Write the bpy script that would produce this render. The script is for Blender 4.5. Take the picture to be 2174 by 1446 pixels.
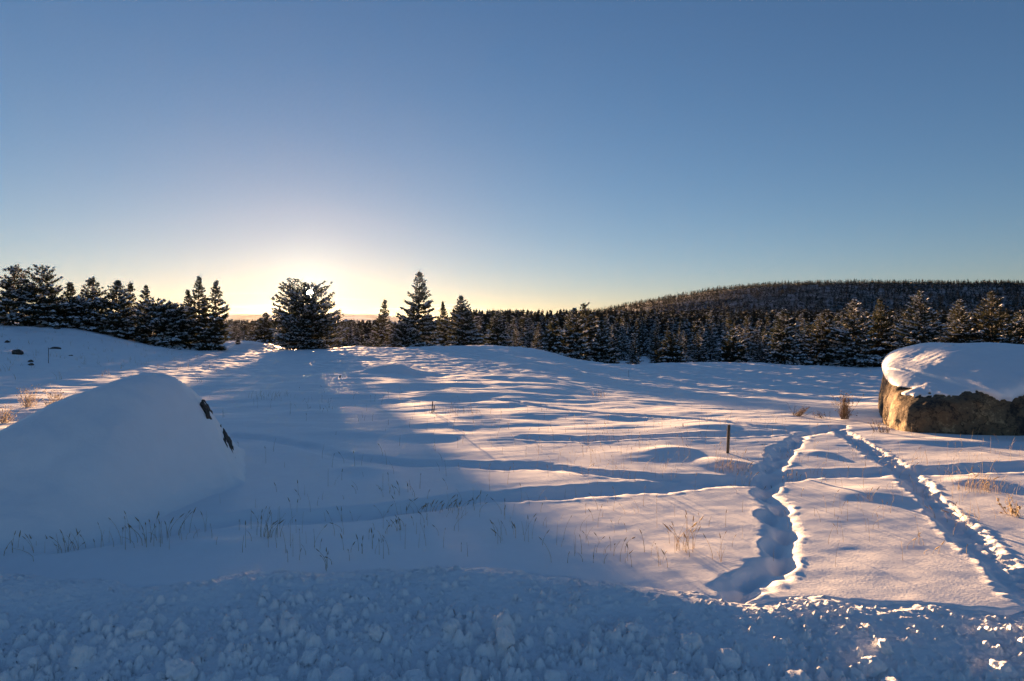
import bpy, math, random
import numpy as np
from mathutils import Vector

for _o in list(bpy.data.objects):
    bpy.data.objects.remove(_o)
scene = bpy.context.scene
COL = scene.collection
FP, CX, HZ, EYE = 1250.0, 1087.0, 690.0, 1.7      # focal length, centre and horizon in photo pixels, eye height

# ------------------------------------------------------------------ camera
cam = bpy.data.cameras.new('camera')
camo = bpy.data.objects.new('camera', cam)
COL.objects.link(camo)
camo.location = (0, 0, EYE)
camo.rotation_euler = (math.pi / 2, 0, 0)
cam.sensor_width = 36.0
cam.lens = FP / 2174 * 36.0
cam.shift_y = -33 / 2174
cam.clip_start = 0.05
cam.clip_end = 60000
scene.camera = camo

# ------------------------------------------------------------------ sky and sun
SUN = Vector((-430, 1250, 70)).normalized()
SUN_AZ = math.atan2(SUN.x, SUN.y)
SUN_EL = math.asin(SUN.z)
LAMP = Vector((-430, 1250, 79)).normalized()
world = bpy.data.worlds.new('World')
scene.world = world
world.use_nodes = True
wn = world.node_tree
wl = wn.links


def wnode(t, **kw):
    n = wn.nodes.new(t)
    for k, v in kw.items():
        setattr(n, k, v)
    return n


sky = wnode('ShaderNodeTexSky', sky_type='NISHITA', sun_disc=False)
sky.sun_elevation = SUN_EL
sky.sun_rotation = SUN_AZ
sky.air_density = 1.0
sky.dust_density = 0.18
sky.ozone_density = 3.3
sky.altitude = 1500
tint = wnode('ShaderNodeVectorMath', operation='MULTIPLY')
tint.inputs[1].default_value = (1.14, 0.90, 0.91)
wl.new(sky.outputs[0], tint.inputs[0])
den = wnode('ShaderNodeVectorMath', operation='MULTIPLY_ADD')
den.inputs[1].default_value = (0.17,) * 3
den.inputs[2].default_value = (1, 1, 1)
wl.new(tint.outputs[0], den.inputs[0])
comp = wnode('ShaderNodeVectorMath', operation='DIVIDE')
wl.new(tint.outputs[0], comp.inputs[0])
wl.new(den.outputs[0], comp.inputs[1])
dim = wnode('ShaderNodeVectorMath', operation='SCALE')
dim.inputs['Scale'].default_value = 0.62
wl.new(comp.outputs[0], dim.inputs[0])
tc = wnode('ShaderNodeTexCoord')
nrm = wnode('ShaderNodeVectorMath', operation='NORMALIZE')
wl.new(tc.outputs['Generated'], nrm.inputs[0])
dot = wnode('ShaderNodeVectorMath', operation='DOT_PRODUCT')
dot.inputs[1].default_value = SUN
wl.new(nrm.outputs[0], dot.inputs[0])
ang = wnode('ShaderNodeMath', operation='ARCCOSINE')
wl.new(dot.outputs['Value'], ang.inputs[0])


def glow(sigma, color, power=1.0):
    a = wnode('ShaderNodeMath', operation='MULTIPLY')
    a.inputs[1].default_value = 1.0 / sigma
    wl.new(ang.outputs[0], a.inputs[0])
    p = wnode('ShaderNodeMath', operation='POWER')
    p.inputs[1].default_value = power
    wl.new(a.outputs[0], p.inputs[0])
    m = wnode('ShaderNodeMath', operation='MULTIPLY')
    m.inputs[1].default_value = -1.0
    wl.new(p.outputs[0], m.inputs[0])
    e = wnode('ShaderNodeMath', operation='EXPONENT')
    wl.new(m.outputs[0], e.inputs[0])
    s = wnode('ShaderNodeVectorMath', operation='SCALE')
    s.inputs[0].default_value = color
    wl.new(e.outputs[0], s.inputs['Scale'])
    return s


def wadd(a, b):
    n = wnode('ShaderNodeVectorMath', operation='ADD')
    wl.new(a.outputs[0], n.inputs[0])
    wl.new(b.outputs[0], n.inputs[1])
    return n


aure = wadd(glow(0.036, (1.1, 1.0, 0.7)), glow(0.0075, (130, 115, 85), 6.0))   # aureole and the sun's own disc
# thin streaks of cloud low over the horizon
sep = wnode('ShaderNodeSeparateXYZ')
wl.new(nrm.outputs[0], sep.inputs[0])
cmap = wnode('ShaderNodeMapping')
cmap.inputs['Scale'].default_value = (5.0, 5.0, 120.0)
wl.new(nrm.outputs[0], cmap.inputs[0])
cno = wnode('ShaderNodeTexNoise')
cno.inputs['Scale'].default_value = 1.3
cno.inputs['Detail'].default_value = 5.0
wl.new(cmap.outputs[0], cno.inputs[0])
cr = wnode('ShaderNodeMapRange', interpolation_type='SMOOTHSTEP')
cr.inputs[1].default_value = 0.55
cr.inputs[2].default_value = 0.72
wl.new(cno.outputs[0], cr.inputs[0])
band = wnode('ShaderNodeMapRange', interpolation_type='SMOOTHSTEP')
band.inputs[1].default_value = 0.055
band.inputs[2].default_value = 0.03
wl.new(sep.outputs['Z'], band.inputs[0])
sunside = wnode('ShaderNodeMapRange', interpolation_type='SMOOTHSTEP')
sunside.inputs[1].default_value = 0.45
sunside.inputs[2].default_value = 0.12
wl.new(ang.outputs[0], sunside.inputs[0])
cm = wnode('ShaderNodeMath', operation='MULTIPLY')
wl.new(cr.outputs[0], cm.inputs[0])
wl.new(band.outputs[0], cm.inputs[1])
cm2 = wnode('ShaderNodeMath', operation='MULTIPLY')
wl.new(cm.outputs[0], cm2.inputs[0])
wl.new(sunside.outputs[0], cm2.inputs[1])
cloud = wnode('ShaderNodeVectorMath', operation='SCALE')
cloud.inputs[0].default_value = (1.2, 0.95, 0.65)
wl.new(cm2.outputs[0], cloud.inputs['Scale'])
low = wnode('ShaderNodeMath', operation='MULTIPLY')      # warm band of light along the horizon on the sun's side
low.inputs[1].default_value = -1 / 0.075
wl.new(sep.outputs['Z'], low.inputs[0])
lowe = wnode('ShaderNodeMath', operation='EXPONENT')
wl.new(low.outputs[0], lowe.inputs[0])
lowc = wnode('ShaderNodeMath', operation='MINIMUM')
lowc.inputs[1].default_value = 1.0
wl.new(lowe.outputs[0], lowc.inputs[0])
warm = glow(0.34, (1.2, 0.85, 0.22))
warm2 = wnode('ShaderNodeVectorMath', operation='SCALE')
wl.new(warm.outputs[0], warm2.inputs[0])
wl.new(lowc.outputs[0], warm2.inputs['Scale'])
total = wadd(wadd(wadd(dim, aure), warm2), cloud)
bg = wn.nodes['Background']
wl.new(total.outputs[0], bg.inputs[0])
bg.inputs[1].default_value = 0.05

sun = bpy.data.lights.new('sun', 'SUN')
sun.energy = 3.3
sun.angle = math.radians(0.53)
sun.color = (1.0, 0.58, 0.29)
suno = bpy.data.objects.new('sun', sun)
COL.objects.link(suno)
suno.rotation_euler = LAMP.to_track_quat('Z', 'Y').to_euler()
suno.location = SUN * 200

scene.view_settings.view_transform = 'Standard'
scene.view_settings.look = 'None'
scene.view_settings.gamma = 1.0
scene.view_settings.use_curve_mapping = False
scene.view_settings.exposure = 3.25
scene.cycles.use_denoising = True
scene.cycles.max_bounces = 8
scene.cycles.volume_bounces = 1

# ------------------------------------------------------------------ helpers
rng = np.random.default_rng(7)
_perm = np.random.default_rng(3).permutation(4096).astype(np.int64)
_ga = np.random.default_rng(4).uniform(0, 2 * np.pi, 4096)
_gx, _gy = np.cos(_ga), np.sin(_ga)


def perlin(x, y, seed=0):
    x = np.asarray(x, float) + seed * 17.31
    y = np.asarray(y, float) - seed * 9.77
    xi, yi = np.floor(x).astype(np.int64), np.floor(y).astype(np.int64)
    xf, yf = x - xi, y - yi
    u = xf * xf * xf * (xf * (xf * 6 - 15) + 10)
    v = yf * yf * yf * (yf * (yf * 6 - 15) + 10)

    def g(ix, iy, dx, dy):
        h = _perm[(ix + _perm[iy & 4095]) & 4095]
        return _gx[h] * dx + _gy[h] * dy
    a = g(xi, yi, xf, yf)
    b = g(xi + 1, yi, xf - 1, yf)
    c = g(xi, yi + 1, xf, yf - 1)
    d = g(xi + 1, yi + 1, xf - 1, yf - 1)
    return (a + u * (b - a)) * (1 - v) + (c + u * (d - c)) * v


def fbm(x, y, oct=4, seed=0, gain=0.5):
    s, a, f = 0, 1.0, 1.0
    for i in range(oct):
        s = s + a * perlin(x * f, y * f, seed + i * 5)
        a *= gain
        f *= 2.03
    return s


def sstep(a, b, x):
    t = np.clip((x - a) / (b - a), 0, 1)
    return t * t * (3 - 2 * t)


def at(px, py, Y):
    return Vector(((px - CX) / FP * Y, Y, EYE - (py - HZ) / FP * Y))


def flat(px, py, z=0.0):
    Y = (EYE - z) * FP / (py - HZ)
    return ((px - CX) / FP * Y, Y)


def mesh_np(name, V, F, smooth=True, mats=(), midx=None):
    me = bpy.data.meshes.new(name)
    V = np.asarray(V, np.float32)
    F = np.asarray(F, np.int32)
    k = F.shape[1]
    me.vertices.add(len(V))
    me.vertices.foreach_set('co', V.ravel())
    me.loops.add(F.size)
    me.loops.foreach_set('vertex_index', F.ravel())
    me.polygons.add(len(F))
    me.polygons.foreach_set('loop_start', np.arange(0, F.size, k, dtype=np.int32))
    for m in mats:
        me.materials.append(m)
    if midx is not None:
        me.polygons.foreach_set('material_index', np.asarray(midx, np.int32))
    me.polygons.foreach_set('use_smooth', np.full(len(F), smooth, bool))
    me.update(calc_edges=True)
    return me


def obj(name, me, parent=None, loc=None):
    o = bpy.data.objects.new(name, me)
    COL.objects.link(o)
    if parent is not None:
        o.parent = parent
    if loc is not None:
        o.location = loc
    return o


def tag(o, label=None, cat=None, group=None, kind=None):
    if label:
        o['label'] = label
    if cat:
        o['category'] = cat
    if group:
        o['group'] = group
    if kind:
        o['kind'] = kind
    return o


def grid_faces(nr, nc):
    i = np.arange(nr - 1)[:, None] * nc + np.arange(nc - 1)[None, :]
    i = i.ravel()
    return np.stack([i, i + 1, i + nc + 1, i + nc], 1)


# ------------------------------------------------------------------ materials
def mat(name):
    m = bpy.data.materials.new(name)
    m.use_nodes = True
    return m, m.node_tree, m.node_tree.nodes['Principled BSDF']


def add_noise(nt, scale, detail=4, rough=0.55, coord='Object', stretch=None):
    tcn = nt.nodes.new('ShaderNodeTexCoord')
    n = nt.nodes.new('ShaderNodeTexNoise')
    n.inputs['Scale'].default_value = scale
    n.inputs['Detail'].default_value = detail
    n.inputs['Roughness'].default_value = rough
    if stretch:
        mp = nt.nodes.new('ShaderNodeMapping')
        mp.inputs['Scale'].default_value = stretch
        nt.links.new(tcn.outputs[coord], mp.inputs[0])
        nt.links.new(mp.outputs[0], n.inputs['Vector'])
    else:
        nt.links.new(tcn.outputs[coord], n.inputs['Vector'])
    return n


def ramp(nt, src, stops):
    r = nt.nodes.new('ShaderNodeValToRGB')
    e = r.color_ramp.elements
    while len(e) < len(stops):
        e.new(0.5)
    for el, (p, c) in zip(e, stops):
        el.position = p
        el.color = (*c, 1)
    nt.links.new(src, r.inputs[0])
    return r


def add_bump(nt, bsdf, src, strength, dist, prev=None):
    b = nt.nodes.new('ShaderNodeBump')
    b.inputs['Strength'].default_value = strength
    b.inputs['Distance'].default_value = dist
    nt.links.new(src, b.inputs['Height'])
    if prev is not None:
        nt.links.new(prev.outputs[0], b.inputs['Normal'])
    nt.links.new(b.outputs[0], bsdf.inputs['Normal'])
    return b


def snow_mat(name, bumps=((55, 0.35, 0.006), (320, 0.4, 0.0018)), rough=0.5, col=(0.95, 0.955, 0.965)):
    m, nt, b = mat(name)
    n0 = add_noise(nt, 6.0, 3)
    r = ramp(nt, n0.outputs[0], [(0.3, tuple(c * 0.965 for c in col)), (0.7, col)])
    nt.links.new(r.outputs[0], b.inputs['Base Color'])
    b.inputs['Roughness'].default_value = rough
    b.inputs['IOR'].default_value = 1.31
    b.inputs['Specular IOR Level'].default_value = 0.6
    prev = None
    for s, st, d in bumps:
        n = add_noise(nt, s, 3)
        prev = add_bump(nt, b, n.outputs[0], st, d, prev)
    return m


M_SNOW = snow_mat('snow')
M_BANK = snow_mat('plowed_snow', bumps=((38, 0.6, 0.012), (110, 0.7, 0.006), (320, 0.7, 0.002)), col=(0.95, 0.955, 0.965))
M_CAP = snow_mat('boulder_snow', bumps=((7, 0.35, 0.03), (40, 0.3, 0.008), (200, 0.4, 0.003)))
M_TSNOW = snow_mat('branch_snow', bumps=((14, 0.5, 0.04),), rough=0.6, col=(0.9, 0.91, 0.93))


def needle_mat(name, c1, c2, trans=0.3):
    m, nt, b = mat(name)
    oi = nt.nodes.new('ShaderNodeObjectInfo')
    n = add_noise(nt, 1.3, 3)
    mixv = nt.nodes.new('ShaderNodeMath')
    mixv.operation = 'MULTIPLY_ADD'
    mixv.inputs[1].default_value = 0.45
    nt.links.new(oi.outputs['Random'], mixv.inputs[0])
    sub = nt.nodes.new('ShaderNodeMath')
    sub.operation = 'SUBTRACT'
    sub.inputs[1].default_value = 0.22
    nt.links.new(n.outputs[0], sub.inputs[0])
    nt.links.new(sub.outputs[0], mixv.inputs[2])
    r = ramp(nt, mixv.outputs[0], [(0.2, c1), (0.8, c2)])
    nt.links.new(r.outputs[0], b.inputs['Base Color'])
    b.inputs['Roughness'].default_value = 0.75
    b.inputs['Specular IOR Level'].default_value = 0.25
    tr = nt.nodes.new('ShaderNodeBsdfTranslucent')
    nt.links.new(r.outputs[0], tr.inputs[0])
    mx = nt.nodes.new('ShaderNodeMixShader')
    mx.inputs[0].default_value = trans
    nt.links.new(b.outputs[0], mx.inputs[1])
    nt.links.new(tr.outputs[0], mx.inputs[2])
    nt.links.new(mx.outputs[0], nt.nodes['Material Output'].inputs[0])
    return m


M_NEEDLE = needle_mat('conifer_needles', (0.022, 0.032, 0.020), (0.052, 0.052, 0.028))
M_FARWOOD = needle_mat('far_timber', (0.014, 0.020, 0.018), (0.030, 0.032, 0.024), 0.06)
M_JUNIPER = needle_mat('juniper_needles', (0.035, 0.04, 0.02), (0.08, 0.07, 0.035))
m, nt, b = mat('bark')
n = add_noise(nt, 9, 4, stretch=(1, 1, 0.25))
r = ramp(nt, n.outputs[0], [(0.3, (0.035, 0.026, 0.02)), (0.7, (0.11, 0.08, 0.06))])
nt.links.new(r.outputs[0], b.inputs['Base Color'])
b.inputs['Roughness'].default_value = 0.9
add_bump(nt, b, n.outputs[0], 0.6, 0.03)
M_BARK = m


def straw_mat(name, c1, c2):
    m, nt, b = mat(name)
    n = add_noise(nt, 12, 2)
    r = ramp(nt, n.outputs[0], [(0.3, c1), (0.7, c2)])
    nt.links.new(r.outputs[0], b.inputs['Base Color'])
    b.inputs['Roughness'].default_value = 0.7
    tr = nt.nodes.new('ShaderNodeBsdfTranslucent')
    nt.links.new(r.outputs[0], tr.inputs[0])
    mx = nt.nodes.new('ShaderNodeMixShader')
    mx.inputs[0].default_value = 0.35
    nt.links.new(b.outputs[0], mx.inputs[1])
    nt.links.new(tr.outputs[0], mx.inputs[2])
    nt.links.new(mx.outputs[0], nt.nodes['Material Output'].inputs[0])
    return m


M_STRAW = straw_mat('dry_straw', (0.42, 0.33, 0.20), (0.66, 0.54, 0.35))
M_HEAD = straw_mat('seed_head', (0.30, 0.23, 0.14), (0.48, 0.37, 0.22))
M_FROST = straw_mat('frosted_twig', (0.42, 0.35, 0.27), (0.68, 0.60, 0.50))
M_TWIG = straw_mat('brown_twig', (0.11, 0.075, 0.05), (0.26, 0.19, 0.12))
M_TAN = straw_mat('tan_flower_head', (0.36, 0.26, 0.15), (0.52, 0.40, 0.25))


def rock_mat(name, dark, mid, light, scale=2.2):
    m, nt, b = mat(name)
    n = add_noise(nt, scale, 8, 0.62)
    n2 = add_noise(nt, scale * 6.5, 8, 0.75)
    mixn = nt.nodes.new('ShaderNodeMath')
    mixn.operation = 'MULTIPLY_ADD'
    mixn.inputs[1].default_value = 0.45
    nt.links.new(n2.outputs[0], mixn.inputs[0])
    h = nt.nodes.new('ShaderNodeMath')
    h.operation = 'MULTIPLY'
    h.inputs[1].default_value = 0.62
    nt.links.new(n.outputs[0], h.inputs[0])
    nt.links.new(h.outputs[0], mixn.inputs[2])
    r = ramp(nt, mixn.outputs[0], [(0.45, dark), (0.52, mid), (0.57, mid), (0.66, light)])
    nt.links.new(r.outputs[0], b.inputs['Base Color'])
    b.inputs['Roughness'].default_value = 0.85
    vo = nt.nodes.new('ShaderNodeTexVoronoi')
    vo.feature = 'DISTANCE_TO_EDGE'
    vo.inputs['Scale'].default_value = scale * 1.3
    wn_ = add_noise(nt, scale * 2.0, 5, 0.6)
    tcv = nt.nodes.new('ShaderNodeTexCoord')
    va = nt.nodes.new('ShaderNodeVectorMath')
    va.operation = 'MULTIPLY_ADD'
    va.inputs[1].default_value = (0.5, 0.5, 0.5)
    nt.links.new(wn_.outputs['Color'], va.inputs[0])
    nt.links.new(tcv.outputs['Object'], va.inputs[2])
    nt.links.new(va.outputs[0], vo.inputs['Vector'])
    ck = ramp(nt, vo.outputs['Distance'], [(0.0, (0.25, 0.25, 0.25)), (0.045, (1, 1, 1))])
    mxc = nt.nodes.new('ShaderNodeMix')
    mxc.data_type = 'RGBA'
    mxc.blend_type = 'MULTIPLY'
    mxc.inputs[0].default_value = 1.0
    nt.links.new(r.outputs[0], mxc.inputs[6])
    nt.links.new(ck.outputs[0], mxc.inputs[7])
    nt.links.new(mxc.outputs[2], b.inputs['Base Color'])
    n3 = add_noise(nt, scale * 16, 5, 0.6)
    p = add_bump(nt, b, n.outputs[0], 0.8, 0.10)
    p = add_bump(nt, b, n2.outputs[0], 0.7, 0.03, p)
    add_bump(nt, b, n3.outputs[0], 0.6, 0.008, p)
    return m


M_ROCK = rock_mat('lichen_rock', (0.03, 0.024, 0.02), (0.16, 0.11, 0.06), (0.45, 0.32, 0.17))
M_ROCKD = rock_mat('dark_rock', (0.03, 0.027, 0.025), (0.075, 0.062, 0.05), (0.2, 0.17, 0.14), 5.0)
m, nt, b = mat('weathered_wood')
n = add_noise(nt, 14, 5, stretch=(3, 3, 0.3))
r = ramp(nt, n.outputs[0], [(0.3, (0.05, 0.04, 0.03)), (0.7, (0.18, 0.135, 0.09))])
nt.links.new(r.outputs[0], b.inputs['Base Color'])
b.inputs['Roughness'].default_value = 0.85
add_bump(nt, b, n.outputs[0], 0.5, 0.004)
M_WOOD = m
m, nt, b = mat('dark_steel')
n = add_noise(nt, 20, 3)
r = ramp(nt, n.outputs[0], [(0.3, (0.03, 0.028, 0.026)), (0.7, (0.09, 0.07, 0.055))])
nt.links.new(r.outputs[0], b.inputs['Base Color'])
b.inputs['Metallic'].default_value = 0.5
b.inputs['Roughness'].default_value = 0.7
M_STEEL = m
m, nt, b = mat('snowy_woodland_floor')
n = add_noise(nt, 0.05, 6, 0.6)
r = ramp(nt, n.outputs[0], [(0.4, (0.05, 0.055, 0.05)), (0.7, (0.4, 0.42, 0.45))])
nt.links.new(r.outputs[0], b.inputs['Base Color'])
b.inputs['Roughness'].default_value = 0.9
M_HILL = m
m, nt, b = mat('far_mountain_snow_and_timber')
n = add_noise(nt, 0.0016, 8, 0.6)
r = ramp(nt, n.outputs[0], [(0.4, (0.10, 0.12, 0.11)), (0.6, (0.75, 0.77, 0.8))])
nt.links.new(r.outputs[0], b.inputs['Base Color'])
b.inputs['Roughness'].default_value = 0.9
M_MOUNT = m

# ------------------------------------------------------------------ the lie of the land
CTRL = []


def C(px, py, Y):
    v = at(px, py, Y)
    CTRL.append((v.x, v.y, v.z))


for Y in (1.5, 3.0, 5.0, 8.0):
    for k in np.linspace(-1.2, 1.2, 7):
        CTRL.append((k * (Y + 1), Y, 0.0))
for a in ((-250, 905, 10), (0, 902, 10), (300, 905, 10), (600, 900, 10), (900, 902, 10), (1200, 900, 10), (1500, 900, 10), (1900, 902, 10.2), (2400, 905, 10.2),
          (-300, 745, 22), (0, 768, 22), (200, 785, 22), (400, 790, 22), (600, 800, 20), (740, 796, 18), (900, 800, 19), (1087, 800, 19), (1300, 850, 14.5), (1300, 815, 22), (1500, 868, 13.5), (1500, 832, 24), (1880, 850, 20), (2300, 850, 20),
          (-300, 700, 32), (0, 722, 32), (200, 742, 32), (400, 762, 34), (560, 765, 35), (650, 766, 34), (760, 772, 31), (900, 770, 31), (1087, 772, 30), (1300, 800, 31), (1500, 802, 38), (1700, 808, 38), (1880, 815, 38), (2300, 815, 38),
          (-300, 675, 43), (0, 687, 43), (100, 692, 43), (200, 706, 43), (280, 726, 44), (360, 742, 46), (430, 744, 48), (540, 722, 66), (480, 728, 60), (650, 746, 60), (600, 738, 63), (740, 737, 60), (800, 740, 60), (870, 753, 66), (935, 737, 72), (1010, 737, 68), (1087, 739, 60), (1150, 746, 55), (1220, 764, 54), (1300, 776, 55), (1400, 771, 57), (1500, 770, 57), (1640, 774, 57), (1880, 781, 57), (2300, 786, 57),
          (-300, 680, 62), (0, 690, 60), (200, 712, 60), (360, 745, 62), (650, 745, 75), (900, 752, 84), (1087, 754, 80), (1300, 778, 66), (1700, 782, 68), (2300, 788, 68)):
    C(*a)
for px in (-300, 100, 400):
    C(px, 725, 110)
for px in (600, 800, 1000, 1200, 1500, 1900, 2300):
    CTRL.append(((px - CX) / FP * 100, 100, -4.2))
for Y, z in ((200, -5), (400, -7), (900, -11), (2500, -16), (9000, -30)):
    for k in (-1.1, -0.55, 0.0, 0.55, 1.1):
        CTRL.append((k * Y, Y, z))
CTRL = np.array(CTRL)


def _uv(x, y):
    y = np.maximum(y, 1.0)
    return np.stack([2.2 * x / (y + 3.0), 1.5 * np.log(y + 3.0)], -1)


_cu = _uv(CTRL[:, 0], CTRL[:, 1])


def _ker(r2):
    return 0.5 * r2 * np.log(r2 + 1e-9)


_n = len(CTRL)
_A = np.zeros((_n + 3, _n + 3))
_A[:_n, :_n] = _ker(((_cu[:, None] - _cu[None]) ** 2).sum(-1)) + 2e-3 * np.eye(_n)
_A[:_n, _n] = 1
_A[:_n, _n + 1:] = _cu
_A[_n:, :_n] = _A[:_n, _n:].T
_w = np.linalg.solve(_A, np.concatenate([CTRL[:, 2] / (np.maximum(CTRL[:, 1], 1) + 5), np.zeros(3)]))


def base_height(x, y):
    q = _uv(x, y)
    out = np.empty(len(q))
    for s in range(0, len(q), 20000):
        p = q[s:s + 20000]
        r2 = ((p[:, None] - _cu[None]) ** 2).sum(-1)
        out[s:s + 20000] = _ker(r2) @ _w[:_n] + _w[_n] + p @ _w[_n + 1:]
    return out * (np.maximum(y, 1.0) + 5)


def pline(pts):
    return np.array([flat(*p) for p in pts])


TRAILS = [   # (points, half width, depth, rim, footprints)
    (pline([(1540, 1262), (1600, 1232), (1648, 1190), (1660, 1130), (1642, 1072), (1622, 1035), (1640, 990), (1662, 958), (1702, 925), (1745, 914), (1790, 903)]), 0.12, 0.045, 0.0, True),
    (pline([(1782, 912), (1850, 957), (1915, 992), (1955, 1035), (2010, 1092), (2080, 1152), (2174, 1238), (2230, 1290)]) + np.array([-0.055, 0]), 0.085, 0.04, 0.005, False),
    (pline([(1782, 912), (1850, 957), (1915, 992), (1955, 1035), (2010, 1092), (2080, 1152), (2174, 1238), (2230, 1290)]) + np.array([0.07, 0.04]), 0.055, 0.03, 0.005, False),
    (pline([(-60, 1170), (200, 1150), (400, 1116), (520, 1098), (640, 1100), (800, 1084), (1000, 1056), (1200, 1046), (1400, 1036), (1560, 1020), (1700, 1006), (1900, 1000), (2040, 998), (2230, 990)]), 0.18, 0.065, 0.002, False),
    (pline([(470, 926), (560, 930), (640, 945), (720, 966), (850, 980), (1000, 985), (1150, 990), (1250, 1005), (1400, 1017), (1560, 1020)]), 0.15, 0.042, 0.002, False),
    (pline([(1060, 850), (1160, 866), (1300, 878), (1480, 888), (1600, 906), (1720, 914)]), 0.13, 0.05, 0.006, False),
    (pline([(1100, 930), (1230, 936), (1400, 930), (1560, 926), (1680, 918)]), 0.16, 0.05, 0.006, False),
]


def poly_dist(x, y, P):
    best = np.full(x.shape, 1e9)
    arc = np.zeros(x.shape)
    side = np.zeros(x.shape)
    L = 0
    for a, b in zip(P[:-1], P[1:]):
        d = b - a
        l = np.hypot(*d)
        t = np.clip(((x - a[0]) * d[0] + (y - a[1]) * d[1]) / l ** 2, 0, 1)
        ex, ey = x - a[0] - t * d[0], y - a[1] - t * d[1]
        r = np.hypot(ex, ey)
        m = r < best
        best = np.where(m, r, best)
        arc = np.where(m, L + t * l, arc)
        side = np.where(m, np.sign(d[0] * ey - d[1] * ex), side)
        L += l
    return best, arc, side, L


BUMPS = []   # (x, y, height, sx, sy) drifts and hummocks seen in the photograph
for px, py, Y, h, sx, sy in ((740, 925, 9.3, 0.15, 0.65, 0.3), (930, 935, 9.0, 0.10, 0.4, 0.25), (960, 912, 10.0, 0.08, 0.5, 0.25), (770, 1003, 6.9, 0.10, 0.28, 0.16),
                             (560, 960, 8.2, 0.06, 0.6, 0.4), (1410, 968, 7.9, 0.11, 0.32, 0.2), (1545, 998, 7.2, 0.13, 0.3, 0.16), (1520, 915, 9.7, 0.12, 0.5, 0.28),
                             (1130, 910, 10.2, 0.10, 0.9, 0.3), (1230, 905, 10.5, 0.08, 0.6, 0.25), (1620, 880, 11.6, 0.09, 0.7, 0.3), (1500, 872, 12.5, 0.1, 0.9, 0.35),
                             (830, 800, 20.5, 0.35, 0.9, 0.6), (215, 850, 10.2, 0.34, 0.34, 0.34), (1725, 972, 7.8, 0.07, 0.25, 0.15), (1850, 1060, 5.9, 0.08, 0.35, 0.22),
                             (1330, 905, 10.0, 0.07, 0.6, 0.3), (2060, 935, 8.6, 0.16, 0.6, 0.25), (1955, 945, 8.5, 0.08, 0.35, 0.2),
                             (2160, 945, 8.5, 0.14, 0.4, 0.25), (2080, 1030, 6.4, 0.10, 0.3, 0.2), (480, 1165, 4.6, 0.09, 0.3, 0.14),
                             (80, 1190, 4.3, 0.05, 0.7, 0.2), (1250, 862, 13.5, 0.1, 0.9, 0.4), (1790, 880, 11.2, 0.14, 0.6, 0.35)):
    BUMPS.append(((px - CX) / FP * Y, Y, h * (0.38 if Y < 8 else 0.24 if h < 0.3 else 1.0), sx, sy))

FEET = []
for k, (P, w, d, rim, fp) in enumerate(TRAILS):
    if fp:
        seg = np.hypot(*np.diff(P, axis=0).T)
        cs = np.concatenate([[0], np.cumsum(seg)])
        s, j = 0.1, 0
        while s < cs[-1]:
            i = min(np.searchsorted(cs, s, side='right') - 1, len(seg) - 1)
            t = (s - cs[i]) / seg[i]
            c = P[i] + t * (P[i + 1] - P[i])
            dr = (P[i + 1] - P[i]) / seg[i]
            nn = np.array([-dr[1], dr[0]])
            c = c + nn * (0.05 if j % 2 else -0.05) + rng.normal(0, 0.02, 2)
            FEET.append((c[0], c[1], dr[0], dr[1], rng.uniform(0.07, 0.11)))
            s += rng.uniform(0.26, 0.42)
            j += 1


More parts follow.
